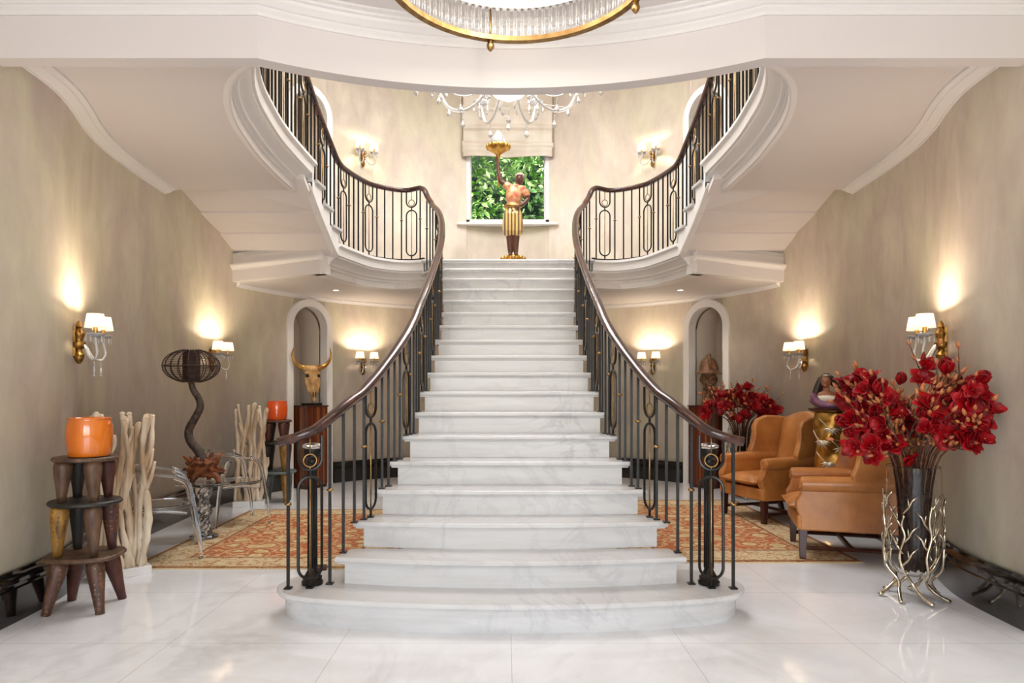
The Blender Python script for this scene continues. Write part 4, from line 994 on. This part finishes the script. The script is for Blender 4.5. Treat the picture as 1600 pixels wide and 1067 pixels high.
# ------------------------------------------------------------------ wing chairs
def rbox(x0, x1, y0, y1, z0, z1): return MB().box(((x0+x1)/2, (y0+y1)/2, (z0+z1)/2), (x1-x0, y1-y0, z1-z0))
def soft(o, w, lv=2):
    d = o.modifiers.new('bevel', 'BEVEL'); d.width = w; d.segments = 4; d.limit_method = 'ANGLE'; d.angle_limit = .6
    for p in o.data.polygons: p.use_smooth = True
    d = o.modifiers.new('wn', 'WEIGHTED_NORMAL'); d.keep_sharp = False
    return o
def wing_chair():
    r = empty('wing_armchair', (0, 0, 0))           # front towards -y
    soft(rbox(-.345, .345, -.38, .34, .225, .345).build('seat_frame', 'leather', r), .02)
    # cushion, crowned
    n = 14; v = []; f = []
    cu = MB()
    def cush(u, w, top):
        x = -.265+.53*u; y = -.43+.66*w; e = (1-(2*u-1)**6)*(1-(2*w-1)**6)
        return (x, y, (.405+.065*e) if top else (.395-.045*e))
    for top in (0, 1):
        for j in range(n+1):
            for i in range(n+1): v.append(cush(i/n, j/n, top))
    K = (n+1)**2
    for j in range(n):
        for i in range(n): a = j*(n+1)+i; f.append((a+K, a+K+1, a+K+n+2, a+K+n+1)); f.append((a, a+n+1, a+n+2, a+1))
    bd = [i for i in range(n)]+[i*(n+1)+n for i in range(n)]+[n*(n+1)+n-i for i in range(n)]+[(n-i)*(n+1) for i in range(n)]
    for i in range(len(bd)): a, b = bd[i], bd[(i+1) % len(bd)]; f.append((a, b, b+K, a+K))
    sc_ = cu.add(v, f).build('seat_cushion', 'leather', r, smooth=True)
    MB().tube([v[K+b] for b in bd], .007, 6, closed=True).build('piping', 'leather', sc_, smooth=True)
    # back: camel top, raked
    n = 24; v = []; f = []
    for side_ in (0, 1):
        for j in range(13):
            t = j/12
            for i in range(n+1):
                u = i/n; x = (-.275+.55*u)*(1+.06*t); tz = 1.02+.075*math.cos((u-.5)*PI)**1.3 if abs(u-.5) < .5 else 1.02
                z = .34+(tz-.34)*t; rake = .16*(z-.34)/.7
                e = (1-(2*u-1)**8)*(1-(t)**14); y = .255+rake-.045*e if side_ == 0 else .345+rake+.012*e
                v.append((x, y, z))
    K = 13*(n+1)
    for j in range(12):
        for i in range(n): a = j*(n+1)+i; f.append((a, a+1, a+n+2, a+n+1)); f.append((a+K, a+K+n+1, a+K+n+2, a+K+1))
    bd = [i for i in range(n)]+[i*(n+1)+n for i in range(12)]+[12*(n+1)+n-i for i in range(n)]+[(12-i)*(n+1) for i in range(12)]
    for i in range(len(bd)): a, b = bd[i], bd[(i+1) % len(bd)]; f.append((a, b, b+K, a+K))
    soft(MB().add(v, f).build('backrest', 'leather', r), .018)
    for s in (-1, 1):
        # side panel under the arm with curved front
        pf = [(-.36, .225), (-.36, .33), (-.385, .38), (-.395, .44), (-.36, .50), (-.35, .56), (.36, .60), (.40, .225)]
        v = [(s*.27, y, z) for y, z in pf]+[(s*.35, y, z) for y, z in pf]; k = len(pf)
        soft(MB().add(v, [tuple(range(k)), tuple(range(k, 2*k))[::-1]]+[(i, (i+1) % k, k+(i+1) % k, k+i) for i in range(k)]).build('side_panel', 'leather', r), .014)
        am = MB().tube(crom([(s*.325, -.355, .585), (s*.325, -.10, .59), (s*.325, .15, .595), (s*.315, .36, .60)], 5), [.058, .060, .061, .062]+[.062]*12, 20)
        arm = am.build('armrest', 'leather', r, smooth='auto', bevel=.012)
        MB().tube([(s*.325+.036*math.cos(a), -.357, .585+.036*math.sin(a)) for a in [2*PI*i/16 for i in range(16)]], .005, 6, closed=True).build('scroll_piping', 'leather', arm, smooth=True)
        # wing
        wf_ = [(.33, .585), (.02, .60), (-.005, .66), (.03, .74), (.05, .84), (.045, .93), (.09, 1.005), (.20, 1.045), (.34, 1.04), (.47, 1.02), (.42, .8)]
        v = [(s*(.262+.05*(1-(y+.0)/.4)), y, z) for y, z in wf_]+[(s*(.335+.05*(1-y/.4)), y, z) for y, z in wf_]; k = len(wf_)
        soft(MB().add(v, [tuple(range(k)), tuple(range(k, 2*k))[::-1]]+[(i, (i+1) % k, k+(i+1) % k, k+i) for i in range(k)]).build('wing', 'leather', r), .024)
        MB().add([(s*.29, -.36, 0), (s*.335, -.36, 0), (s*.335, -.315, 0), (s*.29, -.315, 0), (s*.285, -.365, .228), (s*.342, -.365, .228), (s*.342, -.305, .228), (s*.285, -.305, .228)], [(3, 2, 1, 0), (4, 5, 6, 7), (0, 1, 5, 4), (1, 2, 6, 5), (2, 3, 7, 6), (3, 0, 4, 7)]).build('leg', 'darkwood', r, bevel=.003)
        MB().add([(s*.26, .37, 0), (s*.30, .37, 0), (s*.30, .41, 0), (s*.26, .41, 0), (s*.25, .28, .228), (s*.30, .28, .228), (s*.30, .335, .228), (s*.25, .335, .228)], [(3, 2, 1, 0), (4, 5, 6, 7), (0, 1, 5, 4), (1, 2, 6, 5), (2, 3, 7, 6), (3, 0, 4, 7)]).build('leg', 'darkwood', r)
        MB().tube([(s*.312, -.335, .085), (s*.285, .37, .085)], .016, 4).build('stretcher', 'darkwood', r)
    MB().box((0, .02, .085), (.60, .03, .028)).build('stretcher', 'darkwood', r)
    return r
w0 = wing_chair()
def face(o, d): o.rotation_euler.z = math.atan2(d[0], -d[1])
w0.location = (2.735, 7.13, .0115); face(w0, (-.95, -.32)); tag(w0, 'tan leather wing armchair at the rug, farther of the two from the front', 'armchair', 'tan leather wing armchairs')
w1 = dup_tree(w0); w1.location = (2.715, 5.57, .0115); face(w1, (-.955, .28)); tag(w1, 'tan leather wing armchair directly behind the large flower vase', 'armchair', 'tan leather wing armchairs')

# ------------------------------------------------------------------ gilt twisted pedestal and bust of a woman
gp = empty('gilt_pedestal', (3.035, 6.45, 0)); tag(gp, 'twisted gilt pedestal with silver leaf sprays between the leather armchairs', 'pedestal')
v = []; f = []; n = 40; H = 1.13; K = 60
for j in range(K+1):
    t = j/K
    for i in range(n):
        a = 2*PI*i/n; rr = .125+.018*math.cos(3*(a-t*5.2))+.012*math.sin(t*11)+(.03 if t < .04 else 0); cx_ = .012*math.sin(t*12)
        v.append((cx_+rr*math.cos(a), rr*math.sin(a), .04+t*(H-.04)))
for j in range(K):
    for i in range(n): f.append((j*n+i, j*n+(i+1) % n, (j+1)*n+(i+1) % n, (j+1)*n+i))
f += [tuple(range(n))[::-1], tuple(range(K*n, (K+1)*n))]
MB().add(v, f).build('column', 'gold', gp, smooth=True)
MB().lathe([(.19, 0), (.19, .03), (.16, .045)], n=32).build('foot', 'darkwood', gp, smooth='auto')
MB().lathe([(.15, H), (.19, H+.012), (.195, H+.03), (.18, H+.036)], n=32).build('top', 'darkwood', gp, smooth='auto')
M['silverleaf'] = mat('silver_leaf', srgb(226, 218, 200), .3, .7)
def surf(a, z): rr = .149; return (rr*math.cos(a), rr*math.sin(a), z)
for (a0, z0) in ((-1.9, .98), (-1.3, .80), (-2.1, .66), (-2.5, .86), (-1.4, .5), (-.9, 1.0)):
    sp = MB()
    sp.tube([surf(a0-1.1*q+.3, z0+.16*q-.12+.05) for q in (1, .75, .5, .25, 0)][::-1], .005, 6)
    for k in range(7):
        b_ = -1.3+2.6*k/6; L = .085
        P_ = [surf(a0-(L*q*math.sin(b_))/.15, z0-L*q*math.cos(b_)*.8) for q in (0, .3, .6, 1)]
        sp.tube(P_, [.004, .010, .009, .002], 6)
    sp.build('leaf_spray', 'silverleaf', gp, smooth=True)
bu = empty('woman_bust', (2.985, 6.42, H+.038), math.radians(-24)); tag(bu, 'painted bust of a young woman with long flowing dark hair on the gilt pedestal', 'sculpture')
t_ = MB().ell((0, 0, .055), (.125, .075, .07)).ell((0, -.02, .11), (.085, .055, .05)).tube([(0, -.01, .12), (0, -.005, .19)], [.034, .030], 12).ell((-.005, -.01, .245), (.045, .052, .062)).ell((-.008, -.035, .215), (.028, .03, .028))
t_.tube([(-.008, -.062, .262), (-.008, -.076, .232), (-.008, -.070, .226)], [.006, .010, .008], 8).ell((-.008, -.062, .207), (.013, .008, .005)).ell((-.008, -.058, .198), (.012, .008, .005))
for s in (-1, 1): t_.ell((-.008+s*.018, -.055, .255), (.010, .008, .006)).ell((-.008+s*.018, -.056, .268), (.013, .006, .003))
remesh(t_.build('body', 'skin', bu), .005, 2)
h_ = MB().ell((0, .012, .262), (.058, .058, .062)).tube(crom([(-.04, .0, .28), (-.075, .0, .20), (-.095, .0, .12), (-.10, -.01, .05)], 5), [.03]*16, 10).tube(crom([(.03, .02, .28), (.07, .03, .22), (.15, .04, .185), (.22, .04, .15), (.25, .04, .17)], 5), [.035-.001*k for k in range(21)], 10).tube(crom([(-.02, .03, .28), (-.05, .04, .18), (-.07, .04, .06)], 5), [.04]*11, 10)
remesh(h_.build('hair', 'hair', bu), .006, 1)
MB().ell((0, -.02, .09), (.090, .062, .055)).build('blouse', 'blouse', bu, smooth=True)
s_ = MB().tube(crom([(-.12, -.03, .12), (-.07, -.075, .05), (.0, -.088, .03), (.08, -.075, .045), (.14, -.03, .10), (.20, .02, .16), (.27, .03, .16)], 5), [.032]*31, 10).tube(crom([(-.13, -.01, .07), (-.05, -.07, .02), (.06, -.07, .02), (.13, -.02, .05)], 5), [.026]*16, 10)
remesh(s_.build('shawl', 'purple', bu), .006, 1)
MB().tube([(-.03, -.045, .298), (0, -.052, .305), (.03, -.04, .30)], .006, 8).build('hair_band', 'silverleaf', bu, smooth=True)

# ------------------------------------------------------------------ vases with magnolia branches
def vase(loc, label):
    t = empty('glass_vase', loc); tag(t, label, 'vase', 'tall glass vases of red magnolia')
    MB().lathe([(.001, .145), (.05, .148), (.10, .165), (.135, .205), (.150, .27), (.153, .40), (.153, .8), (.153, .845), (.1525, .85), (.1505, .85), (.150, .845), (.150, .8), (.150, .40), (.147, .272), (.132, .209), (.097, .170), (.05, .154), (.001, .152)], n=48, cap=False).build('glass_body', 'vglass', t, smooth=True)
    random.seed(21)
    for i in range(7):
        a = 2*PI*i/7+.25; w = .16; st_ = MB()
        def P(da, r, z): return (r*math.cos(a+da), r*math.sin(a+da), z)
        top = (.58, .70, .50, .66, .55, .62, .48)[i]
        main = crom([P(.9, .20, .012), P(.6, .13, .06), P(.25, .10, .12), P(.0, .155, .20), P(-.12, .168, .30), P(.06, .168, .42), P(-.04, .172, (top+.42)/2), P(.05, .175, top)], 4)
        st_.tube(main, [(.012-.0002*k)*(1+.12*math.sin(k*2.1)) for k in range(len(main))], 8)
        for k in range(5):
            z = .22+.085*k+random.uniform(-.02, .02); sg = (-1)**k*.5
            st_.tube([P(0, .166, z), P(sg*.4, .168, z+.045), P(sg*.6, .175, z+.085), P(sg*1.0, .172, z+.12)], [.008, .007, .006, .003], 6); st_.tube([P(sg*.4, .168, z+.045), P(sg*.35, .180, z+.10)], [.006, .003], 6)
        st_.build('metal_branch', 'silver', t, smooth=True)
    return t
vase((2.585, 4.38, 0), 'large clear glass vase held by gilt metal branches, nearest on the right')
vase((2.88, 8.45, 0), 'clear glass vase of red magnolia behind the farther leather armchair')
def flower_mesh(kind, seed):
    random.seed(seed); mb = MB(); n = 9 if kind == 'open' else 6
    for i in range(n):
        ring = i % 3 if kind == 'open' else i % 2
        a = 2*PI*i/n+random.uniform(-.2, .2)+ring*.3
        L = random.uniform(.055, .07); Wd = .030
        open_ = {'open': .95+.25*ring, 'half': .5+.2*ring, 'closed': .12}[kind]
        v = []; f = []
        for j in range(6):
            t = j/5; th = open_*(.35+.75*t); r = .006+L*math.sin(th)*t; z = L*math.cos(th*.85)*t
            ww = Wd*math.sin(PI*min(1, .12+.80*t))**.7*(1 if j < 5 else .5)
            for k in (-1, -.5, 0, .5, 1):
                cup = .35*ww*(k*k); c_, s_ = math.cos(a), math.sin(a); x = (r-cup*.6); y = k*ww
                v.append((x*c_-y*s_, x*s_+y*c_, z+cup*.5))
        for j in range(5):
            for k in range(4): q = j*5+k; f.append((q, q+1, q+6, q+5))
        mb.add(v, f)
    mb.ell((0, 0, .004), (.011, .011, .012), n=8, m=6)
    return mb
FL = []
for k, (kd, sd) in enumerate((('open', 1), ('open', 2), ('half', 3), ('half', 4), ('closed', 5))):
    o = flower_mesh(kd, sd).build('flower', 'petal', None, smooth=True, solid=.0015); FL.append(o)
BUD = MB().lathe([(.0, -.002), (.005, .0), (.0085, .010), (.006, .022), (.001, .031)], n=8).build('bud', 'bud', None, smooth=True)
CONE = MB().lathe([(.0, 0), (.009, .008), (.014, .028), (.010, .052), (.001, .075)], n=10).build('closed_bud', 'petal', None, smooth=True)
used = {}
def place(proto, parent, P, D, s):
    P = Vector(P); w = parent.location+P; P.x = min(P.x, wall_at(w.y)-parent.location.x-(.045+.05*s if proto.name.startswith('flower') else .06))
    if proto.name not in used: used[proto.name] = 1; o = proto
    else: o = dup(proto)
    o.parent = parent; o.location = P; o.rotation_mode = 'QUATERNION'
    o.rotation_quaternion = Vector((0, 0, 1)).rotation_difference(D.normalized()) @ Matrix.Rotation(random.uniform(0, 6.28), 3, 'Z').to_quaternion(); o.scale = (s, s, s)
def bouquet(loc, n, seed, label, group, spread, zt, flo, buds, rim=.85, scale=1.0, special=(), names={}):
    random.seed(seed); base = Vector(loc)
    for i in range(n):
        a = 2.399963*i+random.uniform(-.3, .3); u = math.sqrt((i+.5)/n)
        foot = Vector((.08*u*math.cos(a+.5), .08*u*math.sin(a+.5), .182))
        mid = Vector((.132*u*math.cos(a), .132*u*math.sin(a), rim))
        R_ = spread*u; top = Vector((R_*math.cos(a), R_*math.sin(a)*.62, rim+(zt-rim)*math.sqrt(max(.05, 1-(u*.93)**2))*random.uniform(.78, 1.12)))
        if base.y < 6: top.x = max(top.x, -.33)
        if i < len(special): top = Vector(special[i])
        lim = wall_at((base+top).y)-.17
        if (base+top).x > lim: top.y -= .9*((base+top).x-lim)+.05; top.x = wall_at((base+top).y)-.17-base.x
        c1 = mid+Vector((mid.x*1.2, mid.y*1.2, .15)); P = crom([foot, mid*1, c1.lerp(top, .25), c1.lerp(top, .6)+Vector((random.uniform(-.03, .03),)*2+(0,)), top], 5)
        r = empty('magnolia_branch', base); tag(r, names.get(i, label), 'branch', group)
        st_ = MB().tube(P, [.0075-.0002*k for k in range(len(P))], 7); ends = [(P[-1], P[-1]-P[-3])]
        for k in range(5+(buds > 8)*2):
            j = random.randint(11, 19); p = P[j]; d = (P[j+1]-P[j]).normalized()
            e = (d+Vector((random.uniform(-1, 1), random.uniform(-1, 1), random.uniform(-.3, .9)))*.9).normalized(); L = random.uniform(.07, .20)*scale
            q = p+e*L*.5+Vector((0, 0, .01)); w = p+e*L+Vector((0, 0, .02)); w.x = min(w.x, wall_at((base+w).y)-base.x-.05); q.x = min(q.x, wall_at((base+q).y)-base.x-.05); st_.tube([p, q, w], [.004, .0034, .0024], 5); ends.append((w, w-q)); ends.append((q, e.cross(d)+e))
        st_.build('stem', 'stems', r, smooth=True)
        for k in range(flo):
            j = (12, 16, 19, 19)[(k+i) % 4]; p = P[j]; d = Vector((p.x-P[8].x, p.y-P[8].y, .4*random.uniform(-.3, 1)))*2+Vector((random.uniform(-1, 1), random.uniform(-1, .2), random.uniform(-.7, .8)))*.4; p = p+d.normalized()*random.uniform(.02, .10); place(random.choice(FL), r, p, d+Vector((0, -.35, random.uniform(-.3, .3)))*d.length, random.uniform(1.0, 1.55)*scale)
        for k in range(buds):
            j = random.randint(10, 19); p = P[j]; d = Vector((random.uniform(-1, 1), random.uniform(-1, 1), random.uniform(.1, 1.2)))
            if k < len(ends): p, d = ends[k]
            place(BUD, r, p, d, random.uniform(1.0, 1.7)*scale)
        if i % 3 == 0: p = P[-1]; place(CONE, r, p, P[-1]-P[-3], random.uniform(.8, 1.2)*scale)
bouquet((2.585, 4.38, 0), 30, 7, 'red magnolia branch with fuzzy buds in the large near vase', 'magnolia branches in the near vase', .50, 1.50, 3, 18,
    special=[(-.34, -.12, 1.30), (.50, .02, .98), (-.38, -.05, .98), (.03, -.05, 1.50), (.42, 0, 1.45), (-.30, -.1, .93), (.40, .05, 1.2), (-.36, -.05, 1.10)],
    names={0: 'magnolia branch arching left in front of the woman bust', 1: 'low magnolia branch of the near vase reaching right along the wall', 3: 'upright magnolia branch at the centre top of the near vase', 5: 'lowest magnolia branch drooping left over the nearer armchair'})
bouquet((2.88, 8.45, 0), 22, 9, 'red magnolia branch in the vase behind the farther armchair', 'magnolia branches in the far vase', .45, 1.30, 3, 10, scale=1.15)

# small carved block on the floor behind the bottom step
cb = empty('carved_block', (-1.345, 4.80, 0), .2); tag(cb, 'small carved reddish wooden block on the floor behind the first step', 'ornament')
MB().box((0, 0, .05), (.11, .07, .10)).build('block', 'darkwood', cb, bevel=.006)
for z in (.025, .055, .085): MB().box((0, 0, z), (.118, .078, .008)).build('carved_band', M['root'], cb, bevel=.002)
